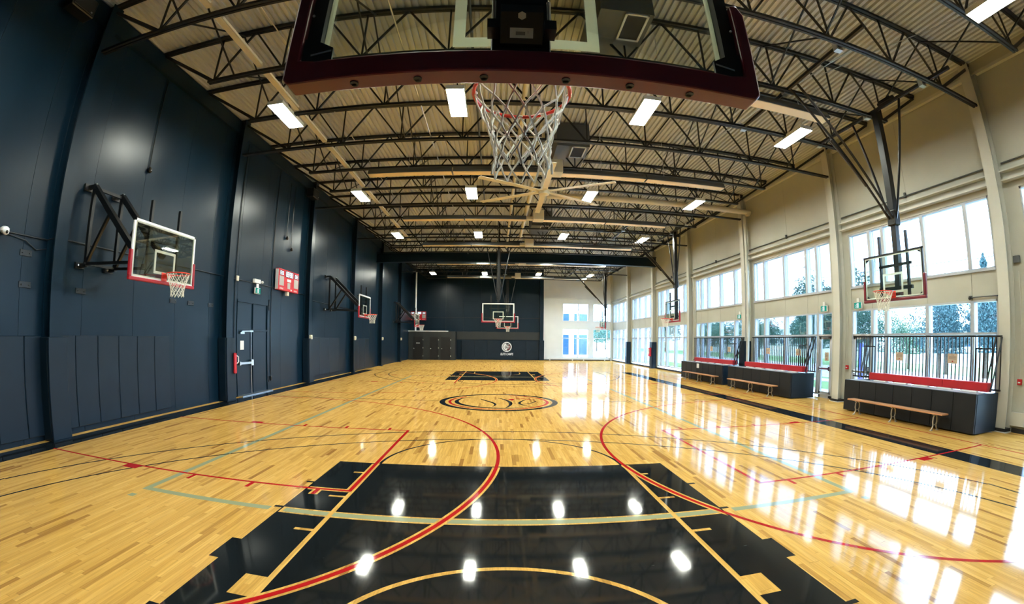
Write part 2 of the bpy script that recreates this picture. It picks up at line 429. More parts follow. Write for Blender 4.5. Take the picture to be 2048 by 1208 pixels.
for s in (-1, 1):
    hs.append(rect(s * 1.80, 0, s * 1.855, 5.79))
    hs.append(rect(s * 1.855, 2.134, s * 2.055, 2.438))
    for y in (3.353, 4.318, 5.283): hs.append(rect(s * 1.855, y, s * 2.055, y + .05))
semi = arc(0, 1.575, 1.28, .05, 0, PI, 48) + [rect(-1.305, .6, -1.255, 1.575), rect(1.255, .6, 1.305, 1.575)]
ft = arc(0, 5.8, 1.8, .042, 0, PI, 48)
t6 = math.acos(6.6 / 6.75)
three = arc(0, 1.575, 6.725, .04, t6, PI - t6, 96) + [rect(-6.62, 0, -6.58, 1.575 + 6.75 * math.sin(t6)), rect(6.58, 0, 6.62, 1.575 + 6.75 * math.sin(t6))]
three2 = arc(0, 1.6, 5.98, .04, 0, PI, 96) + [rect(-6.0, 0, -5.96, 1.6), rect(5.96, 0, 6.0, 1.6)]
for f in (lambda p: p, flip):
    mark('lane_paint', f(lane), PBLACK, Z1); mark('lane_line', f(hs), WOOD, Z3); mark('no_charge_arc', f(semi), WOOD, Z3)
    mark('free_throw_circle', f(ft), PBORDER, Z1); mark('three_point_line', f(three), PBORDER, Z2); mark('three_point_line', f(three2), PBORDER, Z2)
mark('border_stripe', [rect(-7.5, -2.4, -8.09, LEN)], PBORDER, Z1)
mark('border_stripe', [rect(7.5, -2.4, 8.12, LEN - .3)], PBORDER, Z1)
mark('added_dark_apron', [rect(-8.09, -.06, 8.12, -2.4)], PBORDER, Z1)  # unseen black floor, added to cut bounce light on the near pad's rear
mark('base_line', [rect(-7.5, LEN, 7.5, LEN + .05)], PBORDER, Z1); mark('base_line', [rect(-7.5, -.05, 7.5, 0)], PBORDER, Z1)
mark('half_court_line', [rect(-7.5, 12.62, -1.79, 12.66), rect(1.79, 12.62, 7.5, 12.66)], PBORDER, Z1)
# sage volleyball court, edged with bare wood where it crosses the black lanes
VX, V0, V1, VW = 4.45, 3.75, 21.55, .10
mark('volleyball_line', [rect(-VX, V0 + VW, -VX + VW, V1 - VW), rect(VX - VW, V0 + VW, VX, V1 - VW), rect(-VX, V0, -kw - .12, V0 + VW), rect(kw + .12, V0, VX, V0 + VW), rect(-VX, V1 - VW, -kw - .12, V1), rect(kw + .12, V1 - VW, VX, V1),
     rect(-VX, 3.48, -VX + .1, 3.57), rect(VX - .1, 3.48, VX, 3.57)], PSAGE, Z2)
mark('volleyball_line_edge', [rect(-kw + .02, V0 - .03, kw - .02, V0 + VW + .03), rect(-kw + .02, V1 - VW - .03, kw - .02, V1 + .03)], WOOD, Z2)
mark('volleyball_line', [rect(-kw + .06, V0, kw - .06, V0 + VW), rect(-kw + .06, V1 - VW, kw - .06, V1)], PSAGE, .0012)
# red side courts (two across the hall)
def side_court(yc):
    red = []; edge = []
    lane_y = (yc - 1.83, yc + 1.83)
    for s, xb, xf, xr in ((1, -7.55, -1.86, -6.07), (-1, 9.17, 3.43, 7.84)):
        for q, y in enumerate(lane_y):
            d = -1 if q == 0 else 1
            red.append(rect(xb, y - .025, xf, y + .025))
            for u in (3.38, 4.34, 5.28): red.append(rect(xb + s * (u - .03), y, xb + s * (u + .03), y + d * .2))
            red.append(rect(xb + s * 2.03, y, xb + s * 2.33, y + d * .16))
        red.append(rect(xf - .028, lane_y[0] - .025, xf + .028, lane_y[1] + .025))
        a = (-PI / 2, PI / 2) if s > 0 else (PI / 2, 1.5 * PI)
        red += arc(xr, yc, 6.03, .055, *a, 110)
        red.append(rect(xb, yc - 6.055, xr, yc - 6.0)); red.append(rect(xb, yc + 6.0, xr, yc + 6.055))
    return red
def clip_poly(p, x0, y0, x1, y1):
    def cl(P, ins, inter):
        out = []
        for k in range(len(P)):
            a, b = P[k - 1], P[k]
            if ins(b):
                if not ins(a): out.append(inter(a, b))
                out.append(b)
            elif ins(a): out.append(inter(a, b))
        return out
    for ax, lim, sg in ((0, x0, 1), (0, x1, -1), (1, y0, 1), (1, y1, -1)):
        if not p: break
        def ins(q): return sg * (q[ax] - lim) >= 0
        def inter(a, b):
            t = (lim - a[ax]) / (b[ax] - a[ax]); return (a[0] + t * (b[0] - a[0]), a[1] + t * (b[1] - a[1]))
        p = cl(p, ins, inter)
    return p
def widen(p, d):
    cx = sum(q[0] for q in p) / len(p); cy_ = sum(q[1] for q in p) / len(p)
    # grow a thin quad across its width only
    a = [Vector(q) for q in p]; e = [(a[(k + 1) % 4] - a[k]) for k in range(4)]
    lo = 0 if e[0].length > e[1].length else 1
    u = e[lo].normalized(); n = Vector((-u.y, u.x)); c = Vector((cx, cy_))
    return [tuple(q + n * (d if (q - c).dot(n) > 0 else -d) + u * ((.004 if e[lo].length < .3 else .0) * (1 if (q - c).dot(u) > 0 else -1))) for q in a]
for yc in (6.38, 19.9):
    red = side_court(yc)
    k0, k1 = (0, 5.76) if yc < 10 else (LEN - 5.76, LEN)
    edge = [clip_poly(widen(p, .03), -kw + .03, k0, kw - .03, k1) for p in red]
    mark('red_line_edge', [p for p in edge if len(p) > 2], WOOD, .0013)
    mark('side_court_line', [p for p in red], PRED, .0016)
mark('side_court_base_line', [rect(9.145, -2, 9.195, 27)], PRED, Z1)
# centre emblem: black ring, red ring, black crescent and ball seams
EC = (.01, 12.6)
mark('emblem_ring', arc(*EC, 1.70, .165, 0, 2 * PI, 96), PBORDER, Z3)
mark('emblem_ring', arc(*EC, 1.475, .085, -1.25 * PI, .42 * PI, 96), PRED, Z3)
def cres(cx, cy, r, w, a0, a1, n=48):
    out = []
    for k in range(n):
        t0 = a0 + (a1 - a0) * k / n; t1 = a0 + (a1 - a0) * (k + 1) / n
        w0 = .012 + w * math.sin(PI * k / n); w1 = .012 + w * math.sin(PI * (k + 1) / n)
        out.append([(cx + (r - w0) * math.cos(t0), cy + (r - w0) * math.sin(t0)), (cx + r * math.cos(t0), cy + r * math.sin(t0)), (cx + r * math.cos(t1), cy + r * math.sin(t1)), (cx + (r - w1) * math.cos(t1), cy + (r - w1) * math.sin(t1))])
    return out
mark('emblem_crescent', cres(*EC, 1.33, .14, .72 * PI, 1.72 * PI), PBORDER, Z3)
def ribbon(pts, w0, w1=None):
    out = []; n = len(pts)
    V = [Vector(p) for p in pts]
    def off(k):
        d = (V[min(k + 1, n - 1)] - V[max(k - 1, 0)]).normalized(); u = k / (n - 1)
        w = w0 + ((w1 or w0) - w0) * math.sin(PI * u); nn = Vector((-d.y, d.x)) * (w / 2); return tuple(V[k] + nn), tuple(V[k] - nn)
    for k in range(n - 1):
        a, b = off(k), off(k + 1); out.append([a[0], a[1], b[1], b[0]])
    return out
def bez(p0, p1, p2, p3, n=20):
    P = [Vector(p) for p in (p0, p1, p2, p3)]
    return [tuple(P[0] * (1 - t) ** 3 + P[1] * 3 * t * (1 - t) ** 2 + P[2] * 3 * t * t * (1 - t) + P[3] * t ** 3) for t in [k / n for k in range(n + 1)]]
cx, cyy = EC
seams = []
seams += ribbon(bez((cx - .55, cyy + .55), (cx - .45, cyy + .1), (cx + .1, cyy - .35), (cx - .18, cyy - 1.0)), .03, .09)
seams += ribbon(bez((cx - .05, cyy + .85), (cx + .35, cyy + .3), (cx + .5, cyy - .4), (cx + .18, cyy - 1.25)), .03, .11)
seams += ribbon(bez((cx + .85, cyy + .45), (cx + .7, cyy + .1), (cx + .35, cyy - .5), (cx + .95, cyy - 1.0)), .03, .08)
seams += ribbon(bez((cx + 1.15, cyy + .2), (cx + 1.05, cyy - .3), (cx + .8, cyy - .5), (cx + .6, cyy - .55)), .03, .05)
mark('emblem_seam', seams, PBORDER, Z3)
mark('emblem_accent', [[(cx + .28, cyy + .62), (cx + .42, cyy + .2), (cx + .52, cyy + .62)]] + ribbon(bez((cx + .4, cyy + .85), (cx + .75, cyy + .72), (cx + .95, cyy + .55), (cx + 1.12, cyy + .42)), .03, .08), PRED, Z3)

# ------------------------------------------------------------------ roof deck
prof = []; x = XL - .1; pitch = .155
while x < XR + .2:
    prof += [(x, ZR), (x + .078, ZR), (x + .092, ZR + .058), (x + .141, ZR + .058)]; x += pitch
rm = MB()
for k, (px, pz) in enumerate(prof): rm.v += [(px, YN, pz), (px, YF + .1, pz)]
rm.f = [(2 * k, 2 * k + 2, 2 * k + 3, 2 * k + 1) for k in range(len(prof) - 1)]
CEIL = struct('ceiling', rm, DECK)
part('roof_slab', MB().box(XL - .4, YN - .2, ZR + .075, XR + .5, YF + .3, ZR + .2), GREYMET, CEIL)

# ------------------------------------------------------------------ left wall: black panels, columns
WL = struct('wall_left', MB().box(XL - .35, YN, -.2, XL - .04, YF + .2, ZR + .05), BLACKWALL)
ys = [YN]
seam = [-1.6, -.1, 1.4, 2.9, 4.37, 5.87, 7.37, 8.87, 10.37]
yy = 10.37; ysm = seam[:]
while yy < YF - 1.6: yy += 1.5; ysm.append(yy)
ysm = [YN] + ysm + [YF]
for a, c in zip(ysm[:-1], ysm[1:]):
    m = MB()
    D0, D1 = 11.86, 13.88           # opening for the double door recess
    segs = [(a, c)]
    if a < D1 and c > D0:
        segs = []
        if a < D0: segs.append((a, D0))
        if c > D1: segs.append((D1, c))
        m.box(XL - .045, max(a, D0) + .003, 3.08, XL, min(c, D1) - .003, ZR + .02)
    for s0, s1 in segs:
        if s1 - s0 > .02: m.box(XL - .045, s0 + .004, 0, XL, s1 - .004, ZR + .02)
    part('wall_panel', m, BLACKWALL, WL)
def icolumn_mesh(h, mat, inner, outer, wd=.30):
    # H section: flange faces the hall, web runs to the wall. Built about y 0..wd
    s = 1 if inner > outer else -1
    m = MB().box(inner - s * .025, 0, 0, inner, wd, h).box(outer, wd / 2 - .01, 0, inner - s * .025, wd / 2 + .01, h).box(outer, 0, 0, outer + s * .025, wd, h)
    m.box(outer - s*.0, -.06, 0, inner + s * .05, wd + .06, .02)
    return m.mesh('column', mat)
cl = icolumn_mesh(ZR - .05, BLACKWALL, CLX, XL)
for y in (-1.1, 4.9, 10.9, 16.9, 22.9, 28.9, 34.9): put('column', cl, WL, (0, y, 0))

# left wall: eave beam under the deck
part('eave_beam', MB().box(XL, YN, 8.25, XL + .10, YF, 8.70), BLACKWALL, WL)

# double exit door in the left wall (recess, leaf pair, transom panels)
DR = struct('door_1', MB().box(XL - .06, 11.86, 0, XL - .045, 13.88, 3.08), BLACKWALL)
fr_ = MB()
for y in (11.86, 12.84, 13.83): fr_.box(XL - .03, y, 0, XL + .02, y + .05, 3.06)
fr_.box(XL - .03, 11.86, 3.02, XL + .02, 13.88, 3.10).box(XL - .03, 11.86, 2.10, XL + .015, 13.88, 2.16)
part('door_frame', fr_, BLACKWALL, DR)
for y0 in (11.92, 12.90):
    part('transom_panel', MB().box(XL - .045, y0, 2.17, XL - .02, y0 + .92, 3.01), BLACKWALL, DR)
    part('door_leaf', MB().box(XL - .05, y0 + .005, .015, XL - .012, y0 + .915, 2.09), BLACKWALL, DR)
pb = MB().box(XL + .03, 11.98, 1.02, XL + .075, 12.72, 1.09).box(XL - .01, 12.66, .96, XL + .09, 12.80, 1.16, .01).box(XL - .01, 11.95, 1.0, XL + .08, 12.02, 1.11)
part('push_bar', pb, STEEL, DR, label='bright steel push bar across the door')
part('vertical_rod', MB().tube([(XL + .02, 12.74, .02), (XL + .02, 12.74, 2.1)], .013, 8), STEEL, DR, True, 'thin steel rod down the door edge')
part('door_closer', MB().box(XL - .005, 12.02, 2.0, XL + .06, 12.26, 2.06).bar((XL + .05, 12.1, 2.08), (XL + .02, 12.76, 2.1), .03).box(XL, 12.62, 2.07, XL + .05, 12.82, 2.12), STEEL, DR, False, 'grey metal door closer arm')
part('threshold', MB().box(XL - .03, 11.86, 0, XL + .22, 13.88, .03), STEEL, DR, False, 'pale metal threshold')
part('hinge', MB().box(XL, 13.92, 2.85, XL + .03, 13.97, 3.25).box(XL, 13.92, .3, XL + .02, 13.95, .5), BLACKMET, DR)
solo('door_notice', MB().box(XL - .012, 12.10, 1.49, XL - .006, 12.32, 1.78), WPAPER, 'white paper notice taped to black door above push bar', 'notice')

# wall pads on the left wall
def pad_run(y0, edges, z0, z1, label, x=XL):
    t = thing('wall_pad', label, 'wall pad', (x, (edges[0] + edges[-1]) / 2, z0), 0, 'navy wall pads on the black wall')
    yc = (edges[0] + edges[-1]) / 2
    for a, c in zip(edges[:-1], edges[1:]):
        part('pad_panel', MB().box(.0, a - yc + .004, 0, .055, c - yc - .004, z1 - z0, .012), NAVYPAD, t)
    return t
pad_run(0, [1.4, 2.0, 2.6, 3.2, 3.84, 4.47, 4.86], .10, 1.89, 'navy wall pad beside the nearest black column, at photo edge')
pad_run(0, [5.22, 5.69, 6.29, 6.90, 7.49, 8.08, 8.64], .12, 1.90, 'long navy wall pad of six panels beneath nearest wall hoop')
pad_run(0, [17.3, 18.58, 19.87, 21.17], .20, 1.92, 'navy wall pad beneath the second wall hoop, past red scoreboard')
pad_run(0, [23.3, 24.5, 25.7, 26.6], .1, 1.9, 'navy wall pad just beyond fourth black column')
def col_pad(name, label, x0, x1, y0, y1, z1, face, group):
    # wraps three sides of a column; face = -1 opens to -x, +1 to +x
    xc = (x0 + x1) / 2; yc = (y0 + y1) / 2
    t = thing(name, label, 'column pad', (xc, yc, .02), 0, group)
    X0, X1, Y0, Y1 = x0 - xc, x1 - xc, y0 - yc, y1 - yc; t_ = .055
    fx = (X1 - t_, X1) if face > 0 else (X0, X0 + t_)
    part('front_pad', MB().box(fx[0], Y0, 0, fx[1], Y1, z1, .012), NAVYPAD, t)
    sx = (X0, X1 - t_ - .002) if face > 0 else (X0 + t_ + .002, X1)
    part('side_pad', MB().box(sx[0], Y0, 0, sx[1], Y0 + t_, z1, .012), NAVYPAD, t); part('side_pad', MB().box(sx[0], Y1 - t_, 0, sx[1], Y1, z1, .012), NAVYPAD, t)
    return t
for y, ww in ((4.9, 'nearest column beside six-panel wall pad'), (10.9, 'column beside the double exit door'), (16.9, 'column beside the second wall hoop'), (22.9, 'fourth column of black wall'),
             (28.9, 'fifth column of black wall'), (34.9, 'last column before the far corner')):
    if y in (4.9, 10.9, 16.9): col_pad('column_pad', 'wrinkled navy vinyl pad around ' + ww, XL + .03, CLX + .075, y - .075, y + .375, 1.85, 1, 'navy column pads')
for y, ww in ((16.9, 'third'), (22.9, 'fourth'), (28.9, 'fifth'), (34.9, 'sixth')):
    solo('wall_light_box', MB().box(CLX, y + .05, 1.80 if y > 20 else 1.86, CLX + .08, y + .22, 2.02).box(CLX + .08, y + .08, 1.84, CLX + .1, y + .19, 1.98), CREAM,
         'small cream sensor box on the %s black column above pad height' % ww, 'box', 'sensor boxes on black columns')

# ------------------------------------------------------------------ right wall: beige, windows, columns
WR = struct('wall_right', MB().box(XR, YN, 5.44, XR + .25, YF + .25, ZR + .05), BEIGE)
def rbox(name, y0, y1, z0, z1, x0=XR, x1=XR + .25, mat=BEIGE, par=None): return part(name, MB().box(x0, y0, z0, x1, y1, z1), mat, par or WR)
bays = [(YN, -1.1), (-.8, 4.9), (5.2, 10.9), (11.2, 16.9), (17.2, 22.9), (23.2, 28.9), (29.2, 34.9), (35.2, 40.85)]
win = {1: (-.6, 4.52), 2: (5.42, 10.68), 3: (11.63, 16.66), 4: (17.6, 22.65), 5: (23.6, 28.7), 6: (29.55, 34.65), 7: (35.5, 40.6)}
cuts = {1: [0, .9, 2.3, 3.7, 5.12], 2: [0, .75, 2.21, 3.76, 4.33, 5.26], 3: [0, .76, 1.36, 2.77, 4.19, 5.03], 4: [0, .76, 2.2, 3.6, 4.4, 5.05], 5: [0, .7, 2.1, 3.5, 4.4, 5.1], 6: [0, .76, 1.9, 3.3, 4.3, 5.1], 7: [0, .76, 1.9, 3.3, 4.3, 5.1]}
doors_at = {2: 4, 3: 0}               # which lower cell is a door
prev = YN
for k, (y0, y1) in sorted(win.items()):
    rbox('wall_panel', prev, y0, 0, 5.44); prev = y1
    # band between the window rows, in panels
    n = 5
    cc = [y0 + c for c in cuts[k]]
    for a, c in zip(cc[:-1], cc[1:]): rbox('band_panel', a + .006, c - .006, 2.99, 3.70, XR + .02, XR + .22)
    rbox('band_backing', y0, y1, 3.0, 3.69, XR + .10, XR + .20, GREYMET)
rbox('wall_panel', prev, YF + .25, 0, 5.44)
wn = 0
for k, (y0, y1) in sorted(win.items()):
    cc = [y0 + c for c in cuts[k]]
    for row, (z0, z1, mid) in enumerate(((3.70, 5.44, None), (.10 if k < 5 else .22, 2.99, 2.19))):
        wn += 1
        W = struct('window_%d' % wn, MB().box(XR + .02, y0, z1 - .05, XR + .18, y1, z1).box(XR + .02, y0, z0, XR + .18, y1, z0 + .05).box(XR + .02, y0, z0, XR + .18, y0 + .05, z1).box(XR + .02, y1 - .05, z0, XR + .18, y1, z1), WFRAME)
        for ci, c in enumerate(cc[1:-1]):
            part('mullion', MB().box(XR - .01, c - .06, z0 + .05, XR + .18, c + .06, z1 - .05), WFRAME, W)
        if mid: part('transom_bar', MB().box(XR - .02, y0 + .05, mid - .03, XR + .18, y1 - .05, mid + .03), WFRAME, W)
        for ci, (a, c) in enumerate(zip(cc[:-1], cc[1:])):
            a2 = a + .065; c2 = c - .065
            if mid:
                part('pane', MB().box(XR + .095, a2, mid + .03, XR + .103, c2, z1 - .05), WINGL, W)
                if doors_at.get(k) == ci:
                    D = struct('door_%d' % (k), None, None)
                    fb = MB().box(XR + .03, a2, .01, XR + .09, a2 + .09, mid - .03).box(XR + .03, c2 - .09, .01, XR + .09, c2, mid - .03).box(XR + .03, a2, .01, XR + .09, c2, .22).box(XR + .03, a2, mid - .14, XR + .09, c2, mid - .03)
                    part('door_stile_frame', fb, WFRAME, D)
                    part('pane', MB().box(XR + .055, a2 + .09, .22, XR + .063, c2 - .09, mid - .14), WINGL, D)
                    part('push_bar', MB().box(XR - .04, a2 + .03, 1.0, XR, c2 - .03, 1.06).box(XR - .04, a2 + .02, .96, XR + .03, a2 + .09, 1.1).box(XR - .04, c2 - .09, .98, XR + .03, c2 - .03, 1.08), STEEL, D)
                    part('door_closer', MB().box(XR - .03, a2 + .1, mid - .12, XR + .03, a2 + .42, mid - .05), STEEL, D)
                else:
                    part('pane', MB().box(XR + .095, a2, z0 + .05, XR + .103, c2, mid - .03), WINGL, W)
            else: part('pane', MB().box(XR + .095, a2, z0 + .05, XR + .103, c2, z1 - .05), WINGL, W)
    part('sill_ledge', MB().box(XR - .03, y0, 3.66, XR + .02, y1, 3.71), WFRAME, WR)
crm = icolumn_mesh(ZR - .05, BEIGET, CRX, XR)
for y in (-1.1, 4.95, 10.95, 16.95, 22.95, 28.95, 34.95): put('column', crm, WR, (0, y, 0))
for y0, y1 in bays:
    part('girt', MB().box(XR - .2, y0 + .02, 5.60, XR, y1 - .02, 5.63).box(XR - .03, y0 + .02, 5.63, XR, y1 - .02, 5.82).box(XR - .2, y0 + .02, 5.82, XR, y1 - .02, 5.85), BEIGET, WR)
    part('eave_girt', MB().box(XR - .14, y0 + .03, 8.38, XR - .02, y1 - .03, 8.46), BEIGET, WR)
    part('upper_panel', MB().box(XR - .012, y0, 5.86, XR, y0 + (y1 - y0) * .5 - .004, 8.37), BEIGE, WR)
    part('upper_panel', MB().box(XR - .012, y0 + (y1 - y0) * .5 + .004, 5.86, XR, y1, 8.37), BEIGE, WR)
part('eave_beam', MB().box(XR - .10, YN, 8.47, XR, YF, ZR), BEIGE, WR)
BR = struct('baseboard_right', None, None)
for a, c in [(-.8, 4.9), (5.25, 5.42), (10.7, 10.9), (11.25, 11.63), (16.7, 16.9), (17.25, 40.8)]:
    part('base_strip', MB().box(XR - .03, a, 0, XR + .03, c, .10), RUBBER, BR)
for y in (4.95, 10.95, 16.95, 22.95, 28.95, 34.95): part('base_strip', MB().box(CRX - .02, y - .02, 0, XR, y + .32, .09), RUBBER, BR)

# ------------------------------------------------------------------ far wall and near wall
XS = 4.47
WF = struct('wall_far', MB().box(XL - .3, YF, 0, XS, YF + .25, ZR + .05), BLACKWALL)
wx = [(6.35, 8.92), (9.36, 11.18)]
m = MB().box(XS, YF, 5.52, XR + .25, YF + .25, ZR + .05)
for a, c in ((XS, 6.35), (8.92, 9.36), (11.18, XR + .25)): m.box(a, YF, 0, c, YF + .25, 5.52)
for a, c in wx: m.box(a, YF, 3.05, c, YF + .25, 3.80).box(a, YF, 0, c, YF + .25, .28)
part('white_wall', m, WHITE, WF, label='white painted right part of the far wall')
part('wall_ledge', MB().box(XS, YF - .12, 5.95, XR, YF, 6.10), WHITE, WF)
part('wall_rail', MB().box(XS, YF - .05, 3.70, XR, YF, 3.78), WHITE, WF)
part('corner_post', MB().box(XR - .22, YF - .22, 0, XR, YF, ZR), BEIGET, WF)
part('edge_column', MB().box(XS - .35, YF - .18, 0, XS, YF, ZR), BLACKWALL, WF)
for x in (-6.6, -4.9, -3.2, -1.5, .2, 1.9): part('wall_panel', MB().box(x, YF - .03, 2.7, x + 1.69, YF, ZR), BLACKWALL, WF)
part('wall_rail', MB().box(XL, YF - .06, 4.0, XS - .35, YF, 4.03), BLACKMET, WF)
for (a, c), cut in zip(wx, ((7.88,), (10.8,))):
    for z0, z1, mid in ((3.80, 5.52, None), (.28, 3.05, 2.15)):
        wn += 1
        W = struct('window_%d' % wn, MB().box(a, YF + .02, z1 - .05, c, YF + .18, z1).box(a, YF + .02, z0, c, YF + .18, z0 + .05).box(a, YF + .02, z0, a + .05, YF + .18, z1).box(c - .05, YF + .02, z0, c, YF + .18, z1), ALU)
        xs = [a] + list(cut) + [c]
        for q in cut: part('mullion', MB().box(q - .04, YF + .02, z0, q + .04, YF + .18, z1), ALU, W)
        if mid: part('transom_bar', MB().box(a, YF + .02, mid - .03, c, YF + .18, mid + .03), ALU, W)
        for x0, x1 in zip(xs[:-1], xs[1:]):
            for za, zc in ([(z0, z1)] if not mid else [(z0, mid - .03), (mid + .03, z1)]):
                part('pane', MB().box(x0 + .05, YF + .095, za + .05, x1 - .05, YF + .103, zc - .05), WINGL, W)
WNR = struct('wall_near', MB().box(XL - .3, YN - .25, -.2, XR + .3, YN, ZR + .05), BLACKWALL)
BF = struct('baseboard_far', MB().box(XS, YF - .05, 0, XR - .2, YF, .09), RUBBER)

# padded wall with emblem under the far hoops
t = thing('wall_pad', 'wide dark wall pad with round emblem on far black wall', 'wall pad', (.35, YF - .04, 0), 0, None)
for k in range(6):
    x0 = -3.72 + k * 1.238; part('pad_panel', MB().box(x0 + .003, -.06, .03, x0 + 1.235, -.0, 1.88, .012), NAVYPAD, t)
solo('column_pad', MB().box(4.07, YF - .27, .03, 4.53, YF - .185, 1.90, .012), NAVYPAD, 'narrow navy pad at corner where far black wall meets white wall', 'column pad')
solo('wall_board', MB().box(-3.85, YF - .04, 1.92, 4.10, YF - .032, 2.68), noisy('charcoal_board', (.012, .016, .017), (.015, .019, .020), 1, .5), 'charcoal board strip running above the emblem wall pad', 'wall board')
# emblem on the pad
def disc_mesh(r0, r1, n=48, y=0, a0=0, a1=2 * PI):
    m = MB()
    for k in range(n):
        t0 = a0 + (a1 - a0) * k / n; t1 = a0 + (a1 - a0) * (k + 1) / n
        m.quad((r0 * math.cos(t0), y, r0 * math.sin(t0)), (r1 * math.cos(t0), y, r1 * math.sin(t0)), (r1 * math.cos(t1), y, r1 * math.sin(t1)), (r0 * math.cos(t1), y, r0 * math.sin(t1)))
    return m
PRINT = translucent('white_glass_print', (.86, .87, .76))
WLOGO = pm('white_print', (.78, .79, .80), .6); DLOGO = pm('maroon_print', (.16, .02, .03), .6); GLOGO = pm('grey_print', (.36, .37, .39), .6)
e = thing('wall_emblem', 'round white emblem with ball above white lettering on far wall pad', 'emblem', (.96, YF - .104, .42), 0)
zc = .83
def sh(m, z=zc):
    m.v = [(v[0], v[1], v[2] + z) for v in m.v]; return m
part('ring', sh(disc_mesh(.385, .475)), WLOGO, e); part('ball', sh(disc_mesh(.001, .345, y=.001)), pm('dark_print', (.03, .032, .036), .6), e)
part('ball_highlight', sh(disc_mesh(.20, .34, 24, -.001, .55 * PI, 1.55 * PI)), WLOGO, e)
part('ball_shade', sh(disc_mesh(.20, .34, 24, -.001, -.42 * PI, .28 * PI)), DLOGO, e)
def vrib(pts, w0, w1):
    m = MB()
    for q in ribbon(pts, w0, w1): m.quad(*[(x, -.002, z) for x, z in q])
    return sh(m)
for p in (((-.3, -.05), (-.1, .12), (.05, .2), (.24, .2)), ((-.3, -.16), (-.1, .0), (.1, .08), (.3, .05)), ((-.22, -.26), (0, -.1), (.14, -.08), (.28, -.1))):
    part('swoosh', vrib(bez(*p), .02, .07), WLOGO, e)
def text_obj(name, body, size, parent, loc, rot, mat, ext=.002, shear=0, sx=1, off=0):
    c = bpy.data.curves.new(name, 'FONT'); c.body = body; c.size = size; c.extrude = ext; c.align_x = 'CENTER'; c.shear = shear; c.offset = off
    c.materials.append(mat); o = bpy.data.objects.new(name, c); COL.objects.link(o); o.parent = parent; o.location = loc; o.rotation_euler = rot; o.scale = (sx, 1, 1)
    bpy.context.view_layer.update()
    me = bpy.data.meshes.new_from_object(o.evaluated_get(bpy.context.evaluated_depsgraph_get())); me.name = name
    q = put(name, me, parent, loc); q.rotation_euler = rot; q.scale = (sx, 1, 1); bpy.data.objects.remove(o); q.name = name
    return q
text_obj('lettering', 'ELITE CAMPS', .30, e, (0, -.002, .04), (PI / 2, 0, 0), WLOGO, .002, .22, .70, .008)

# storage room with three doors, far left
SR = thing('storage_room', 'low black storage room with three doors in the far corner', 'storage room', (-6.1, 40.1, 0))
part('enclosure', MB().box(-2.15, -.65, 0, 2.25, .78, 2.66), noisy('dark_storage_paint', (.013, .017, .017), (.017, .021, .021), 1, .5), SR)
part('top_edge', MB().box(-2.17, -.68, 2.64, 1.6, -.62, 2.70), ALU, SR, label='pale metal top edge')
for k, (x0, x1) in enumerate(((-1.72, -.78), (-.13, .68), (.90, 1.82))):
    d = part('door', MB().box(x0, -.665, .02, x1, -.652, 2.12), pm('black_door_paint_%d' % k, (.006, .007, .008), .4), SR)
    part('knob', MB().ball((x0 + .1, -.70, 1.05), .05), STEEL, d, True)
    hb = MB()
    for z in (.3, 1.05, 1.8): hb.box(x1 - .02, -.685, z, x1 + .05, -.655, z + .12)
    part('hinge', hb, STEEL, d)
    if k == 0: part('sign', MB().box(x0 + .3, -.675, 1.52, x0 + .66, -.667, 1.58), WPAPER, d)
solo('steel_pole', MB().tube([(-7.54, 39.2, 2.68), (-7.54, 39.2, 8.2)], .075, 12).bar((-7.9, 39.2, 8.2), (-6.9, 39.2, 8.2), .1), GREYMET if 0 else ALU, 'tall white pole standing on the storage room roof', 'pole', None, True)

# ------------------------------------------------------------------ roof joists
def make_joist(col_line):
    t = thing('roof_joist', '', 'roof joist', (0, 0, 0), 0, 'open-web roof joists')
    zt, zb, X0, X1, C = ZR - .01, 7.5, XL, XR, 1.55
    part('top_chord', MB().box(X0, -.07, zt - .07, X1, -.012, zt).box(X0, .012, zt - .07, X1, .07, zt), JOIST, t)
    a, c = (CLX, CRX) if col_line else (-6.55, 9.65)
    part('bottom_chord', MB().box(a, -.062, zb, c, -.012, zb + .062).box(a, .012, zb, c, .062, zb + .062), JOIST, t)
    P = 1.77
    ks = [k for k in range(-4, 5)]
    vert = MB().bar((0, 0, zb + .03), (0, 0, zt - .03), .035).mesh('web_vertical', JOIST)
    dg = MB().bar((0, 0, zb + .03), (P / 2, 0, zt - .04), .04).mesh('web_diagonal', JOIST); dg2 = MB().bar((0, 0, zb + .03), (-P / 2, 0, zt - .04), .04).mesh('web_diagonal', JOIST)
    for k in range(-5, 5):
        x = C + P * (k + .5)
        put('web_vertical', vert, t, (x, 0, 0))
        if k < 4: put('web_diagonal', dg, t, (x, 0, 0))
        if k > -5: put('web_diagonal', dg2, t, (x, 0, 0))
    part('end_diagonal', MB().bar((X0 + .05, 0, zt - .05), (C - P * 4.5, 0, zb + .03), .07), JOIST, t)
    part('end_diagonal', MB().bar((X1 - .05, 0, zt - .05), (C + P * 4.5, 0, zb + .03), .07), JOIST, t)
    part('end_diagonal', MB().bar((C - P * 4.5, 0, zb + .03), (C - P * 4.5 + P / 2, 0, zt - .04), .04), JOIST, t)
    return t
JA = make_joist(True); JB = make_joist(False); used = {}
JY = [1.05 + 2 * k for k in range(20)]
for k, y in enumerate(JY):
    cline = (k % 3 == 2)
    lab = '%s black open-web roof joist counted from the near end%s' % (ORD[k], ', chord reaching the wall columns' if cline else '')
    src = JA if cline else JB
    if src.name in used: copy_tree(src, (0, y, 0), None, lab)
    else: src.location = (0, y, 0); src['label'] = lab; used[src.name] = 1
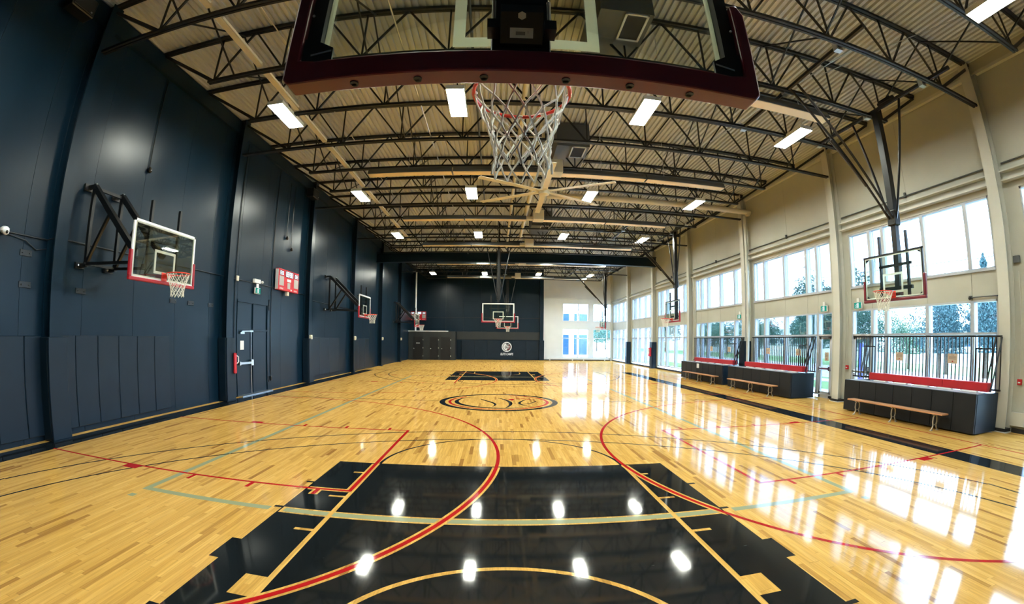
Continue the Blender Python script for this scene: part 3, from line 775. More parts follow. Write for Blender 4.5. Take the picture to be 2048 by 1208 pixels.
# bridging between the joists
rod1 = MB().bar((0, 0, 8.66), (0, 2, 7.55), .03).mesh('brace_rod', JOIST); rod2 = MB().bar((0, 0, 7.55), (0, 2, 8.66), .03).mesh('brace_rod', JOIST)
for x, nm in ((-5.85, 'beside the black wall'), (-2.75, 'above the court left of the big fan'), (5.85, 'above the court right of the big fan'), (9.18, 'beside the window wall')):
    t = thing('joist_bridging', 'thin crossed steel bridging between joists, line running ' + nm, 'bridging', (x, 0, 0), 0, 'bridging lines')
    for y in JY[:-1]: put('brace_rod', rod1, t, (0, y, 0)); put('brace_rod', rod2, t, (.05, y, 0))
# divider curtain beam
BM = thing('roof_beam', 'deep black beam spanning the hall below the joists before far end', 'beam', (1.5, 28.3, 7.1))
part('web', MB().box(XL - 1.5, -.10, .06, CRX - 1.5, .10, .62), BLACKWALL, BM); part('flange', MB().box(XL - 1.5, -.2, .0, CRX - 1.5, .2, .06), BLACKWALL, BM); part('flange', MB().box(XL - 1.5, -.2, .62, CRX - 1.5, .2, .68), BLACKWALL, BM)

# ------------------------------------------------------------------ high-bay lights
def make_light():
    t = thing('high_bay_light', '', 'ceiling light', (0, 0, 0), 0, 'fluorescent high-bay lights')
    hb = MB(); hb.box(-.21, -.66, .07, .21, .66, .10).box(-.21, -.66, .0, -.2, .66, .07).box(.2, -.66, 0, .21, .66, .07).box(-.21, -.66, 0, .21, -.645, .07).box(-.21, .645, 0, .21, .66, .07).box(-.08, -.5, .10, .08, .5, .15)
    part('housing', hb, ALU, t)
    tube = MB().box(-.024, -.62, .012, .024, .62, .05).mesh('lamp_tube', LAMPM)
    for k in range(6): put('lamp_tube', tube, t, (-.165 + .066 * k, 0, 0))
    for y in (-.5, .5): part('hanger_wire', MB().tube([(0, y, .14), (0, y, 1.305)], .006, 5), STEEL, t)
    return t
HL = make_light()
LX = ((-5.45, 'beside the black wall'), (-1.08, 'second from the black wall'), (3.45, 'third from the black wall'), (7.87, 'beside the window wall'))
LY = ((2.35, 'nearest cross row'), (8.98, 'row just beyond the near hoop'), (15.6, 'row just beyond the big fan'), (22.2, 'row short of the black beam'), (28.95, 'right behind the black beam'), (35.6, 'row before the far wall'))
first = True
for y, yn in LY:
    for x, xn in LX:
        lab = 'bright white high-bay light, %s, %s' % (yn, xn)
        if first: HL.location = (x, y, 7.45); HL['label'] = lab; first = False
        else: copy_tree(HL, (x, y, 7.45), None, lab)

# ------------------------------------------------------------------ radiant heaters
def make_heater():
    t = thing('radiant_heater', '', 'heater', (0, 0, 0), 0, 'long radiant tube heaters')
    def hood(x0, x1):
        p = [(-.17, 0), (.17, 0), (.16, .06), (.08, .20), (-.08, .20), (-.16, .06)]
        return MB().prism(p, 0, x0, x1)
    for x0, x1 in ((-4.33, -1.57), (-1.53, 1.2), (1.85, 4.8), (4.84, 7.75)):
        part('hood', hood(x0, x1), GREYMET, t)
        part('reflector_face', MB().box(x0 + .01, -.15, -.012, x1 - .01, .15, -.002), REFL, t, label='shiny metal reflector underside')
    part('coupling', MB().box(1.2, -.12, .02, 1.5, .12, .16), CREAM, t)
    part('burner_box', MB().box(1.5, -.3, -.02, 1.98, .2, .42, .01), CREAM, t, label='cream burner box')
    for x in (-3, 0, 3.3, 5.5): part('hanger_chain', MB().tube([(x, 0, .2), (x, 0, 1.52)], .008, 5), STEEL, t)
    return t
HT = make_heater()
for k, (y, nm) in enumerate(((7.42, 'half hidden behind the near backboard'), (12.95, 'above the big ceiling fan'), (18.5, 'just beyond the big ceiling fan'), (23.85, 'just short of the deep black beam'), (29.95, 'just beyond the deep black beam'), (36.55, 'closest to the far wall'))):
    lab = 'long grey radiant tube heater with shiny underside, ' + nm
    if k == 0: HT.location = (0, y, 7.24); HT['label'] = lab
    else: copy_tree(HT, (0, y, 7.24), None, lab)
solo('vent_pipe', MB().tube([(.52, 8, 7.75), (.52, 26.5, 7.75)], .07, 10), CREAM, 'cream vent pipe running lengthwise left of the fan shaft', 'pipe', None, True)
solo('vent_pipe', MB().tube([(1.2, 12.9, 7.62), (1.2, 23.5, 7.62)], .09, 10), CREAM, 'cream flue pipe lengthwise, just behind the big fan hub', 'pipe', None, True)
solo('duct_pipe', MB().tube([(1.9, 16.45, 7.72), (11.15, 16.45, 7.72)], .12, 12).tube([(11.02, 16.45, 7.72), (11.02, 16.45, 7.55)], .1, 10), CREAM, 'round cream duct crossing from fan to the window wall', 'pipe', None, True)
solo('drain_pipe', MB().tube([(11.0, 16.72, .05), (11.0, 16.72, 7.6)], .07, 10).tube([(11.0, 16.72, 3.05), (11.0, 16.72, 3.15)], .09, 10).tube([(11.0, 16.72, 5.0), (11.0, 16.72, 5.1)], .09, 10), BEIGET, 'beige drain pipe standing beside third window-wall column', 'pipe', None, True)

# ceiling fan with six blades
F = thing('ceiling_fan', 'huge pale ceiling fan with six long straight blades', 'ceiling fan', (1.33, 12.4, 6.42))
part('shaft', MB().tube([(0, 0, .1), (0, 0, 2.25)], .05, 12), CREAM, F, True)
part('hub', MB().lathe([(.05, -.10), (.16, -.08), (.18, 0), (.18, .07), (.10, .10), (.1, .32), (.06, .34)], (0, 0, 0), 20), CREAM, F, True)
bl = MB().prism([(-.085, 0), (.085, .015), (.085, .03), (0, .045), (-.085, .02)], 0, .15, 2.25).box(.08, -.04, .0, .3, .04, .045).mesh('blade', CREAM)
for k in range(6): put('blade', bl, F, (0, 0, 0), PI / 6 + k * PI / 3)

# grey roof-vent boxes with a dark square opening
def vent(y, lab):
    t = thing('roof_vent', lab, 'roof vent', (2.2, y, 7.9), 0, 'roof vents')
    part('box', MB().box(-.48, -.9, .0, .55, 1.1, .8), GREYMET, t)
    part('grille_frame', MB().box(.0, -.88, -.03, .46, -.84, 0).box(.0, -.1, -.03, .46, -.06, 0).box(0, -.88, -.03, .04, -.06, 0).box(.42, -.88, -.03, .46, -.06, 0), ALU, t)
    part('opening', MB().box(.04, -.84, -.012, .42, -.1, -.004), RUBBER, t)
    return t
vent(13.0, 'grey roof vent box with dark square opening, above the big fan'); vent(6.9, 'grey roof vent box seen through the near backboard glass'); vent(22.6, 'grey roof vent box near the third heater from camera')

# cream raceway along the left lights, thin conduits
R = thing('light_raceway', 'long cream raceway hung along the lights by the black wall', 'raceway', (-5.15, 0, 7.58))
for a, c in ((-1, 4.9), (5.15, 6.95), (7.1, 8.95), (9.1, 10.95), (11.1, 14.9), (15.1, 18.9), (19.1, 24)):
    part('channel', MB().box(-.06, a, 0, .06, c, .07), CREAM, R); part('strip_tube', MB().tube([(.09, a + .1, .03), (.09, c - .1, .03)], .02, 6), ALU, R, True)
solo('conduit', MB().tube([(-4.75, 0, 8.3), (-4.75, 28, 8.3)], .014, 6), STEEL, 'thin steel conduit under the deck beside cream raceway', 'conduit', None, True)
solo('conduit', MB().tube([(-2.0, 5, 7.6), (-2.0, 28, 7.6)], .018, 6), STEEL, 'thin grey conduit lengthwise over court left of the fan', 'conduit', None, True)
solo('conduit', MB().tube([(-.72, -1, 8.62), (-.72, 28, 8.62)], .035, 6), GREYMET, 'dark grey conduit tight under the deck left of fan', 'conduit', None, True)
solo('hoist_cable', MB().tube([(7.15, 5.6, 8.0), (6.0, 13.3, 8.0)], .012, 5), STEEL, 'thin steel hoist cable slanting across the joists by window wall', 'cable', None, True)
solo('hoist_cable', MB().tube([(9.6, 2.2, 8.45), (7.3, 6.8, 8.1)], .010, 5), STEEL, 'thin steel hoist cable above nearest window-side hoop', 'cable', None, True)

# ------------------------------------------------------------------ basketball hoops (origin on the floor under the board; players stand at +y)
def net_mesh(rt, n=12, wob=0, thick=.0045, seg=1):
    rnd = random.Random(3)
    zs = [0, -.10, -.165, -.23, -.295, -.36, -.43]; rs = [rt, .195, .17, .15, .135, .128, .135]
    m = MB(); nodes = {}
    for r in range(7):
        for i in range(n):
            a = 2 * PI * (i + .5 * (r % 2)) / n + rnd.uniform(-wob, wob); q = rs[r] * (1 + rnd.uniform(-wob, wob) * .7)
            nodes[r, i] = Vector((q * math.cos(a), q * math.sin(a), zs[r] + rnd.uniform(-wob, wob) * .12))
    for r in range(6):
        for i in range(n):
            for d in ((0, -1) if r % 2 == 0 else (0, 1)):
                p, q = nodes[r, i], nodes[r + 1, (i + d) % n]
                mid = (p + q) / 2 + Vector((p.x + q.x, p.y + q.y, 0)).normalized() * (.006 if wob else 0)
                m.tube([p, mid, q] if wob else [p, q], thick, 5, False)
    for i in range(n):
        m.tube(ring_pts(.012, 6, nodes[0, i], 0, 2 * PI), thick, 5, False, True)
        if wob: m.ball(nodes[2, i], thick * 1.9, 6, 4); m.ball(nodes[4, i], thick * 1.9, 6, 4)
    return m
NETN = net_mesh(.225, 12, .06, .0052).mesh('net', NET, True); NETF = net_mesh(.225, 12, 0, .0055).mesh('net', NET)
def hoop(name, label, loc, rz, mount, frame=ALU, padm=REDPAD, near=False, uprights=True, top=7.56):
    t = thing(name, label, 'basketball hoop', loc, rz, 'basketball hoops')
    zb, zt, hw = 2.90, 3.97, .915
    part('backboard_glass', MB().box(-hw + .03, -.012, zb + .03, hw - .03, 0, zt - .03), BOARDGL, t)
    f = MB().box(-hw, -.03, zb, hw, .004, zb + .045).box(-hw, -.03, zt - .045, hw, .004, zt).box(-hw, -.03, zb, -hw + .045, .004, zt).box(hw - .045, -.03, zb, hw, .004, zt)
    part('frame', f, frame, t)
    wl = PRINT
    part('border_stripe', MB().box(-hw + .045, .0005, zb + .045, -hw + .07, .002, zt - .045).box(hw - .07, .0005, zb + .045, hw - .045, .002, zt - .045).box(-hw + .07, .0005, zb + .045, hw - .07, .002, zb + .07).box(-hw + .07, .0005, zt - .07, hw - .07, .002, zt - .045), wl, t)
    part('target_square', MB().box(-.305, .0005, 3.05, .305, .003, 3.10).box(-.305, .0005, 3.45, .305, .003, 3.50).box(-.305, .0005, 3.10, -.255, .003, 3.45).box(.255, .0005, 3.10, .305, .003, 3.45), wl, t)
    ph = 3.40
    if near:
        pd = MB()
        pd.prism([(-.97, zb - .03), (.97, zb - .03), (.995, zb + .0), (.995, ph - .05), (.965, ph), (.93, ph - .01), (.93, zb + .085), (.86, zb + .07), (-.86, zb + .07), (-.93, zb + .085), (-.93, ph - .01), (-.965, ph), (-.995, ph - .05), (-.995, zb + 0)], 1, -.085, .018)
        me = pd.mesh('edge_pad', padm); pq = put('edge_pad', me, t)
        md = pq.modifiers.new('round', 'BEVEL'); md.width = .009; md.segments = 2
        hd = MB()
        for x in (-.69, -.43, -.17, .15, .41, .67): hd.tube([(x, -.035, zb - .034), (x, -.035, zb - .020)], .017, 12); hd.tube([(x, -.022, zb - .034), (x, -.022, zb - .020)], .013, 10)
        part('pad_hole', hd, RUBBER, t, label='dark round bolt holes under the pad')
    else:
        part('edge_pad', MB().box(-.955, -.05, zb - .035, .955, .02, zb + .03, .012).box(-.955, -.05, zb + .03, -.885, .02, ph, .012).box(.885, -.05, zb + .03, .955, .02, ph, .012), padm, t)
    rc = (0, .376, 3.05)
    part('rim', MB().tube(ring_pts(.235, 40, rc), .0095 if near else .011, 8, closed=True).box(-.06, .004, 2.99, .06, .155, 3.05).box(-.075, .0, 2.93, .075, .012, 3.09)
         .bar((-.055, .02, 3.045), (-.12, .19, 3.045), .02).bar((.055, .02, 3.045), (.12, .19, 3.045), .02), RIMRED, t, True)
    put('net', NETN if near else NETF, t, rc)
    if uprights:
        for x in (-.42, .42): part('upright', MB().box(x - .03, -.11, zb + .05, x + .03, -.05, 4.42), BLACKMET, t)
        part('cross_bar', MB().box(-.5, -.13, 3.66, .5, -.09, 3.72).box(-.5, -.15, 3.12, .5, -.08, 3.2), BLACKMET, t)
        part('gusset', MB().prism([(-.86, zb + .05), (-.72, zb + .05), (-.86, zb + .14)], 1, -.03, -.02).prism([(.86, zb + .05), (.72, zb + .05), (.86, zb + .14)], 1, -.03, -.02).prism([(-.86, zt - .05), (-.72, zt - .05), (-.86, zt - .14)], 1, -.03, -.02).prism([(.86, zt - .05), (.72, zt - .05), (.86, zt - .14)], 1, -.03, -.02), BLACKMET, t)
    if mount == 'side':
        part('mast', MB().box(-.075, -.30, 3.0, .075, -.16, 4.95).box(-.09, -.31, 4.7, .09, -.15, top), BLACKMET, t)
        part('mast_hub', MB().box(-.13, -.33, 4.62, .13, -.12, 4.98, .02), BLACKMET, t)
        for s in (-1, 1): part('side_rod', MB().tube([(s * .1, -.2, 4.75), (s * .85, -.2, top)], .032, 8), BLACKMET, t, True)
        for s in (-1, 1): part('brace_rod', MB().tube([(s * .06, -.13, 4.78), (s * .13, 2.45, top)], .03, 8), BLACKMET, t, True)
        part('brace_sleeve', MB().tube([(.07, .55, 5.48), (.1, 1.5, 6.42)], .042, 8), BLACKMET, t, True)
        part('mount_bar', MB().tube([(-2.4, -.2, top), (2.4, -.2, top)], .05, 8), BLACKMET, t, True); part('mount_bar', MB().tube([(-2.4, 2.45, top), (2.4, 2.45, top)], .05, 8), BLACKMET, t, True)
        for x in (-1.6, .3, 2.3): part('clamp', MB().box(x - .06, -.28, top - .09, x + .06, -.12, top + .1).box(x - .06, 2.37, top - .09, x + .06, 2.53, top + .1), STEEL, t)
        part('winch', MB().box(-.55, -.34, top + .02, -.15, -.22, top + .2, .01).tube([(-.62, -.28, top + .12), (-.12, -.28, top + .12)], .07, 10), BLACKMET, t)
    elif mount == 'end':
        part('mast', MB().box(-.06, -.30, 3.0, .06, -.17, 8.74), BLACKMET, t)
        for s in (-1, 1): part('side_rod', MB().tube([(s * .07, -.22, 4.2), (s * .75, -.22, top)], .028, 8), BLACKMET, t, True)
        for s in (-1, 1): part('brace_rod', MB().tube([(s * .07, -.3, 4.25), (s * .12, -2.2, top)], .028, 8), BLACKMET, t, True)
        part('mount_bar', MB().tube([(-1.2, -.22, top), (1.2, -.22, top)], .045, 8), BLACKMET, t, True)
        part('winch', MB().box(.1, -.4, top - .1, .45, -.1, top + .1, .01), CREAM, t)
    elif mount == 'wall':
        w0 = -1.80
        for x in (.72, -.08):
            tr = part('side_truss', MB().bar((x, w0 + .22, 3.26), (x, w0 + .22, 4.86), .075).bar((x, w0 + .22, 4.84), (x, -.14, 3.42), .11).bar((x, w0 + .22, 3.28), (x, -.14, 3.2), .055).bar((x, w0 + .24, 3.3), (x, -.95, 4.22), .06), BLACKMET, t)
            part('wall_bracket', MB().box(x - .12, w0 - .02, 3.20, x + .12, w0 + .03, 3.32).box(x - .04, w0, 3.22, x + .04, w0 + .25, 3.29).box(x - .12, w0 - .02, 4.76, x + .12, w0 + .03, 4.9).box(x - .04, w0, 4.8, x + .04, w0 + .25, 4.87), BLACKMET, tr)
            part('bolt', MB().ball((x + .07, w0 + .05, 3.26), .03, 8, 5).ball((x - .07, w0 + .05, 3.26), .03, 8, 5).ball((x, w0 + .24, 4.87), .035, 8, 5), STEEL, tr)
        part('cross_bar', MB().bar((.78, w0 + .22, 4.80), (-.14, w0 + .22, 4.80), .06).bar((.78, w0 + .22, 3.28), (-.14, w0 + .22, 3.28), .05).bar((.75, -.5, 3.72), (-.1, -.5, 3.72), .05).bar((.72, -.14, 3.3), (-.42, -.1, 3.3), .05).bar((.72, -.14, 3.9), (-.42, -.1, 3.9), .05), BLACKMET, t)
    elif mount == 'near':
        ox = -.028
        part('mount_plate', MB().box(ox - .118, -.062, 2.972, ox + .118, -.046, 3.36, .004).box(ox - .11, -.046, 2.98, ox + .11, -.012, 3.3), BLACKMET, t)
        part('mount_box', MB().prism([(-.062, 3.0), (-.085, 3.0), (-.165, 3.10), (-.175, 3.13), (-.175, 3.62), (-.062, 3.62)], 0, ox - .082, ox + .082), BLACKMET, t)
        for sg in (-1, 1):
            part('side_lug', MB().box(ox + sg * .086, -.15, 3.03, ox + sg * .132, -.075, 3.075), BLACKMET, t)
            part('lug_pin', MB().tube([(ox + sg * .108, -.12, 3.0765), (ox + sg * .108, -.12, 3.2)], .008, 8), STEEL, t)
        def slope(u, v, lift): # point on the sloped face: u across, v from lower to upper edge
            return Vector((ox + u, -.085 - .08 * v - lift * .78, 3.0 + .10 * v - lift * .62))
        part('hex_bolt', MB().tube([slope(0, .88, 0), slope(0, .88, .03)], .0085, 8).tube([slope(0, .88, 0), slope(0, .88, .008)], .017, 6), STEEL, t, label='shiny steel bolt on the mounting box')
        lm_ = MB(); lm_.quad(slope(-.045, .18, .001), slope(.045, .18, .001), slope(.045, .50, .001), slope(-.045, .50, .001))
        lb = part('rating_label', lm_, WPAPER, t, label='small white sticker with grey print')
        lm_ = MB(); lm_.quad(slope(-.022, .27, .0016), slope(.014, .27, .0016), slope(.014, .38, .0016), slope(-.022, .38, .0016)); lm_.quad(slope(.024, .33, .0016), slope(.026, .33, .0016), slope(.026, .42, .0016), slope(.024, .42, .0016))
        part_('sticker_print', lm_, pm('grey_ink', (.25, .25, .25), .8), lb)
        for s in (-1, 1):
            part('rear_post', MB().box(s * .86, -.06, zb + .06, s * .925, -.03, zt), BLACKMET, t)
            g = part('corner_gusset', MB().prism([(s * .925, zb + .075), (s * .79, zb + .075), (s * .79, zb + .135), (s * .88, zb + .19), (s * .925, zb + .2)], 1, -.075, -.062), BLACKMET, t)
            part('slot', MB().bar((s * .885, -.0785, zb + .105), (s * .795, -.0785, zb + .118), .002, .008), STEEL, g)
            part('screw', MB().ball((s * .915, -.066, zb + .115), .008, 8, 5).ball((s * .915, -.066, zb + .34), .007, 8, 5), STEEL, t)
        part('mast', MB().box(ox - .085, -.34, 3.35, ox + .085, -.177, 8.7), BLACKMET, t)
    return t
hoop('basketball_hoop', 'nearest hoop overhead seen from behind, maroon edge pad and hanging net', (0.015, 1.195, 0), 0, 'near', BLACKMET, REDPAD2, True, False)
hoop('basketball_hoop', 'wall hoop nearest on the black wall, white-framed glass board', (-6.45, 6.45, 0), -PI / 2, 'wall')
hoop('basketball_hoop', 'second hoop on the black wall, past the red scoreboard', (-6.45, 20.0, 0), -PI / 2, 'wall')
hoop('basketball_hoop', 'farthest hoop on the black wall, in front of far scoreboard', (-6.5, 34.3, 0), -PI / 2, 'wall')
hoop('basketball_hoop', 'nearest hoop hung before the window wall, above largest bleacher', (8.78, 6.83, 0), PI / 2, 'side', BLACKMET, REDPAD2)
hoop('basketball_hoop', 'second hoop hung before the window wall, beyond farther bleachers', (8.76, 20.25, 0), PI / 2, 'side', BLACKMET, REDPAD)
hoop('basketball_hoop', 'farthest hoop hung before the window wall, near far white wall', (8.72, 34.6, 0), PI / 2, 'side', BLACKMET, REDPAD)
hoop('basketball_hoop', 'hoop at the far end of the court facing the camera', (.03, 24.1, 0), PI, 'end')
hoop('basketball_hoop', 'smaller-looking hoop behind far end hoop, above wall emblem', (.92, 36.9, 0), PI, 'end')

# ------------------------------------------------------------------ bleachers, rails, benches
picket = MB().box(-.012, -.012, .02, .012, .012, 1.22).mesh('picket', BLACKMET)
def bleacher(y0, y1, label, gate_hi, gate_lo, key, ext=.7):
    yc = (y0 + y1) / 2; h = (y1 - y0) / 2
    t = thing('folded_bleacher', label, 'bleacher', (10.4, yc, 0), 0, 'folded bleachers')
    n = max(5, round((y1 - y0) / .62)); step = (y1 - y0) / n
    for k in range(n): part('front_pad', MB().box(-.55, -h + k * step + .003, .03, -.49, -h + (k + 1) * step - .003, .88, .012), BLEACHPAD, t)
    part('side_panel', MB().box(-.485, -h, .02, .55, -h + .05, .87, .01), NAVYPAD, t); part('side_panel', MB().box(-.485, h - .05, .02, .55, h, .87, .01), NAVYPAD, t)
    part('core', MB().box(-.48, -h + .06, .02, .5, h - .06, .84), RUBBER, t)
    part('deck_edge', MB().box(-.5, -h + .03, .85, -.1, h - .03, .885), pm('grey_deck_edge_' + key, (.30, .31, .32), .45), t)
    tr = MB(); k = 0; y = -h + .25
    while y < h - .6: tr.box(-.12, y, .885, -.02, y + .45, .91); y += .72
    part('seat_bracket', tr, ALU, t)
    sg = 3; a = -h + .03; L = (y1 - y0 - .5) / sg
    for k in range(sg): part('seat_plank', MB().box(.0, a + k * L + .003, .90, .26, a + (k + 1) * L - .003, 1.10, .012), REDSEAT, t)
    # guard rail behind
    g = part('guard_rail', MB().box(.52, -h - .05, 2.10, .56, h + ext, 2.14).box(.52, -h - .05, .90, .56, h + ext, .94), BLACKMET, t)
    y = -h - .02
    while y < h + ext: put('picket', picket, g, (.54, y, .90)); y += .118
    for s, on in ((-1, gate_lo), (1, gate_hi)):
        if on:
            b = h - .05 if s > 0 else -h + .05
            w_ = .45
            gt = part('end_gate', MB().box(.2, b, 1.82, .23, b - s * w_, 1.85).box(.2, b, .95, .23, b - s * w_, .98), BLACKMET, t)
            for q in range(5): part('picket', MB().bar((.215, b - s * q * .11, .9), (.3 if q == 0 else .215, b - s * q * .11, 1.85), .022), BLACKMET, gt)
            part('leaning_bar', MB().bar((.1, b + s * .05, .9), (.5, b + s * .12, 2.1), .03).bar((.1, b - s * .1, .9), (.5, b - s * .05, 2.1), .03), BLACKMET, gt)
    return t
bleacher(5.18, 9.52, 'largest folded bleacher in front, charcoal pads and red seat, under nearest window hoop', True, True, 'a')
bleacher(12.15, 16.5, 'middle folded bleacher with red seat, beside glass door', False, True, 'b', -.25)
bleacher(17.0, 21.45, 'farthest folded bleacher with red seat and small paper on its front', False, True, 'c')
#bleacher(-.9, 3.95, 'folded bleacher at the photo edge beyond nearest beige column', True, False, 'd')
solo('notice', MB().box(9.838, 19.3, .62, 9.846, 19.55, .84), WPAPER, 'small pale paper on front of the farthest bleacher', 'notice')
def rail_sign(y, z0, w_, h_, label, x=10.905):
    t = thing('rail_sign', label, 'sign', (x, y, z0), 0, 'kraft signs on the bleacher rails')
    part('board', MB().box(-.006, -w_ / 2, 0, 0, w_ / 2, h_), PAPER, t)
    m = MB()
    for k in range(4): m.box(-.008, -w_ * (.15 if k == 0 else .38), h_ * (.84 - .13 * k), -.0065, w_ * (.15 if k == 0 else .38), h_ * (.87 - .13 * k))
    part('text_lines', m, INK, t); part('stamp', MB().box(-.008, -.02, h_ * .16, -.0065, .02, h_ * .28), REDINK, t)
rail_sign(8.33, 1.46, .27, .23, 'kraft paper sign on largest bleacher rail, farther from camera'); rail_sign(6.53, 1.46, .30, .24, 'kraft paper sign on largest bleacher rail, nearer the camera')
rail_sign(15.0, 1.45, .28, .24, 'kraft paper sign on middle bleacher rail, farther from camera'); rail_sign(13.05, 1.45, .28, .24, 'kraft paper sign on middle bleacher rail, nearer glass door')
rail_sign(20.0, 1.45, .28, .24, 'kraft paper sign on farthest bleacher rail, farther from camera'); rail_sign(18.2, 1.45, .28, .24, 'kraft paper sign on farthest bleacher rail, by padded column')
rail_sign(11.95, 1.30, .22, .30, 'kraft paper notice stuck on the glass door pane', XR + .05)
def bench(y0, y1, x, label):
    yc = (y0 + y1) / 2; h = (y1 - y0) / 2
    t = thing('bench', label, 'bench', (x, yc, 0), 0, 'wooden benches before the bleachers')
    part('seat', MB().box(-.14, -h, .37, .14, h, .405, .006), BENCHW, t)
    for y in (-h + .28, 0, h - .28):
        lg = MB()
        for s in (-1, 1):
            lg.tube([(s * .02 - .0, y, .36), (s * .075, y, .30), (s * .085, y, .2), (s * .06, y, .12), (s * .09, y, .05), (s * .14, y, .012)], [.016, .018, .018, .018, .017, .02], 8)
            lg.box(s * .10, y - .025, 0, s * .16, y + .025, .02)
        lg.box(-.10, y - .02, .345, .10, y + .02, .37).bar((-.07, y, .13), (.07, y, .13), .02)
        part('leg', lg, CAST, t, True)
bench(5.82, 8.98, 9.60, 'long wooden bench with curved metal legs before largest bleacher')
bench(12.7, 15.9, 9.6, 'wooden bench with curved metal legs before the middle bleacher')
bench(17.1, 20.4, 9.6, 'wooden bench with curved metal legs before the farthest bleacher')
# column pads on the window wall
def rpad(y, z1, label): return col_pad('column_pad', label, CRX - .08, XR - .02, y - .08, y + .38, z1, -1, 'navy column pads')
rpad(16.95, 1.95, 'dark pad around column between the two farther bleachers'); rpad(28.95, 1.85, 'navy pad on column carrying red extinguisher box'); rpad(34.95, 1.85, 'navy pad on last window-wall column before corner')

# ------------------------------------------------------------------ scoreboards
def seg_digit(m, x, z, w_, h_, s, y=-.001):
    a = s; hw, hh = w_ / 2, h_ / 2
    for x0, z0, x1, z1 in ((-hw, hh - a, hw, hh), (-hw, -a / 2, hw, a / 2), (-hw, -hh, hw, -hh + a), (-hw, -hh, -hw + a, 0), (hw - a, -hh, hw, 0), (-hw, 0, -hw + a, hh), (hw - a, 0, hw, hh)):
        m.box(x + x0, y - .004, z + z0, x + x1, y, z + z1)
def scoreboard(label, loc, rz, wd, ht):
    t = thing('scoreboard', label, 'scoreboard', loc, rz, 'red scoreboards')
    part('cabinet', MB().box(-wd / 2, 0, 0, wd / 2, .16, ht, .01), REDBOX, t)
    part('side_strip', MB().box(-wd / 2 - .012, .02, .02, -wd / 2, .14, ht - .03), WHITE, t)
    part('score_panel', MB().box(-wd * .47, -.006, ht * .70, -wd * .27, 0, ht * .92).box(wd * .25, -.006, ht * .70, wd * .47, 0, ht * .92), pm('dark_panel', (.02, .02, .022), .3), t)
    m = MB()
    for s in (-1, 1):
        for q in (-.05, .05): seg_digit(m, wd * (.365 * s + q * .9), ht * .81, wd * .065, ht * .17, .012, -.006)
    part('score_digit', m, DIGIT, t)
    part('clock_panel', MB().box(-wd * .19, -.006, ht * .66, wd * .2, 0, ht * .96), pm('dark_panel2', (.03, .03, .035), .3), t)
    m = MB()
    for q in (-.125, -.04, .06, .145): seg_digit(m, wd * q, ht * .81, wd * .065, ht * .24, .018, -.006)
    m.box(wd * .005, -.01, ht * .76, wd * .017, -.006, ht * .79).box(wd * .005, -.01, ht * .84, wd * .017, -.006, ht * .87)
    part('clock_digit', m, DIGIT, t)
    part('period_panel', MB().box(-wd * .1, -.006, ht * .46, wd * .09, 0, ht * .58), WHITE, t)
    gp = pm('grey_foul_panel', (.42, .40, .38), .5)
    part('foul_panel', MB().box(-wd * .47, -.006, ht * .22, -wd * .26, 0, ht * .66).box(wd * .25, -.006, ht * .22, wd * .47, 0, ht * .66).box(-wd * .08, -.006, ht * .12, wd * .06, 0, ht * .42), gp, t)
    m = MB()
    for x in (-.42, -.36, -.30, .10, .14, .28, .34, .41): m.box(wd * (x - .015), -.006, ht * .05, wd * (x + .012), 0, ht * .12)
    part('indicator', m, WHITE, t)
    part('junction_box', MB().box(-.07, .02, -.16, .07, .12, -.005), CREAM, t)
    return t
scoreboard('red scoreboard with white digits on black wall above exit door', (XL + .19, 15.13, 3.66), PI / 2, 1.70, .80)
scoreboard('small red scoreboard on far wall above the storage room', (-7.55, YF - .24, 3.74), 0, 1.48, .84)

# ------------------------------------------------------------------ small fittings on the black wall
solo('wall_conduit', MB().tube([(XL + .02, -1, 3.62), (XL + .02, 4.88, 3.62), (XL + .02, 5.1, 3.70), (XL + .02, 16.9, 3.72), (XL + .02, 17.1, 3.55), (XL + .02, 28.8, 3.5)], .016, 6), BLACKMET, 'thin black conduit running along the black wall at hoop height', 'conduit', None, True)
solo('wall_conduit', MB().tube([(XL + .02, 11.70, .5), (XL + .02, 11.70, 8.2)], .014, 6), BLACKMET, 'thin vertical conduit left of the double exit door', 'conduit', None, True)
solo('wall_conduit', MB().tube([(XL + .02, 14.08, .45), (XL + .02, 14.08, 8.2)], .014, 6), BLACKMET, 'thin vertical conduit right of the double door', 'conduit', None, True)
solo('outlet_box', MB().box(XL, 14.02, .34, XL + .06, 14.14, .50, .006).box(XL + .06, 14.06, .38, XL + .075, 14.11, .46), BLACKMET, 'small black outlet box low beside the exit door', 'outlet')
for y, z0, z1, ww in ((7.42, 5.74, 8.2, 'above the nearest wall hoop'), (15.03, 5.72, 8.0, 'above red scoreboard, shorter'), (15.45, 5.35, 8.0, 'above red scoreboard, longer')):
    t = thing('pull_cord', 'black cord with round end hanging on black wall ' + ww, 'cord', (XL + .03, y, z0), 0, 'cords on black wall')
    part('cable', MB().tube([(0, 0, .06), (0, .01, z1 - z0)], .012, 6), BLACKMET, t); part('socket', MB().lathe([(.02, .1), (.055, .06), (.06, .0), (.03, -.04)][::-1], (0.03, 0, 0), 12), BLACKMET, t, True)
for k, (y, z, ww) in enumerate(((4.44, 3.32, 'beside nearest column, higher one'), (4.47, 2.77, 'beside nearest column, lower one'), (5.82, 2.77, 'below nearest wall hoop frame'), (8.79, 2.79, 'below nearest hoop net'), (9.53, 2.79, 'just right of the net of nearest wall hoop'), (10.45, 2.8, 'just before the second column'))):
    solo('wall_bracket', MB().box(XL, y - .13, z - .055, XL + .018, y + .13, z + .055, .004).ball((XL + .02, y - .08, z), .015, 6, 4).ball((XL + .02, y + .08, z), .015, 6, 4), BLACKMET, 'flat black bracket plate on black wall ' + ww, 'bracket', 'black bracket plates')
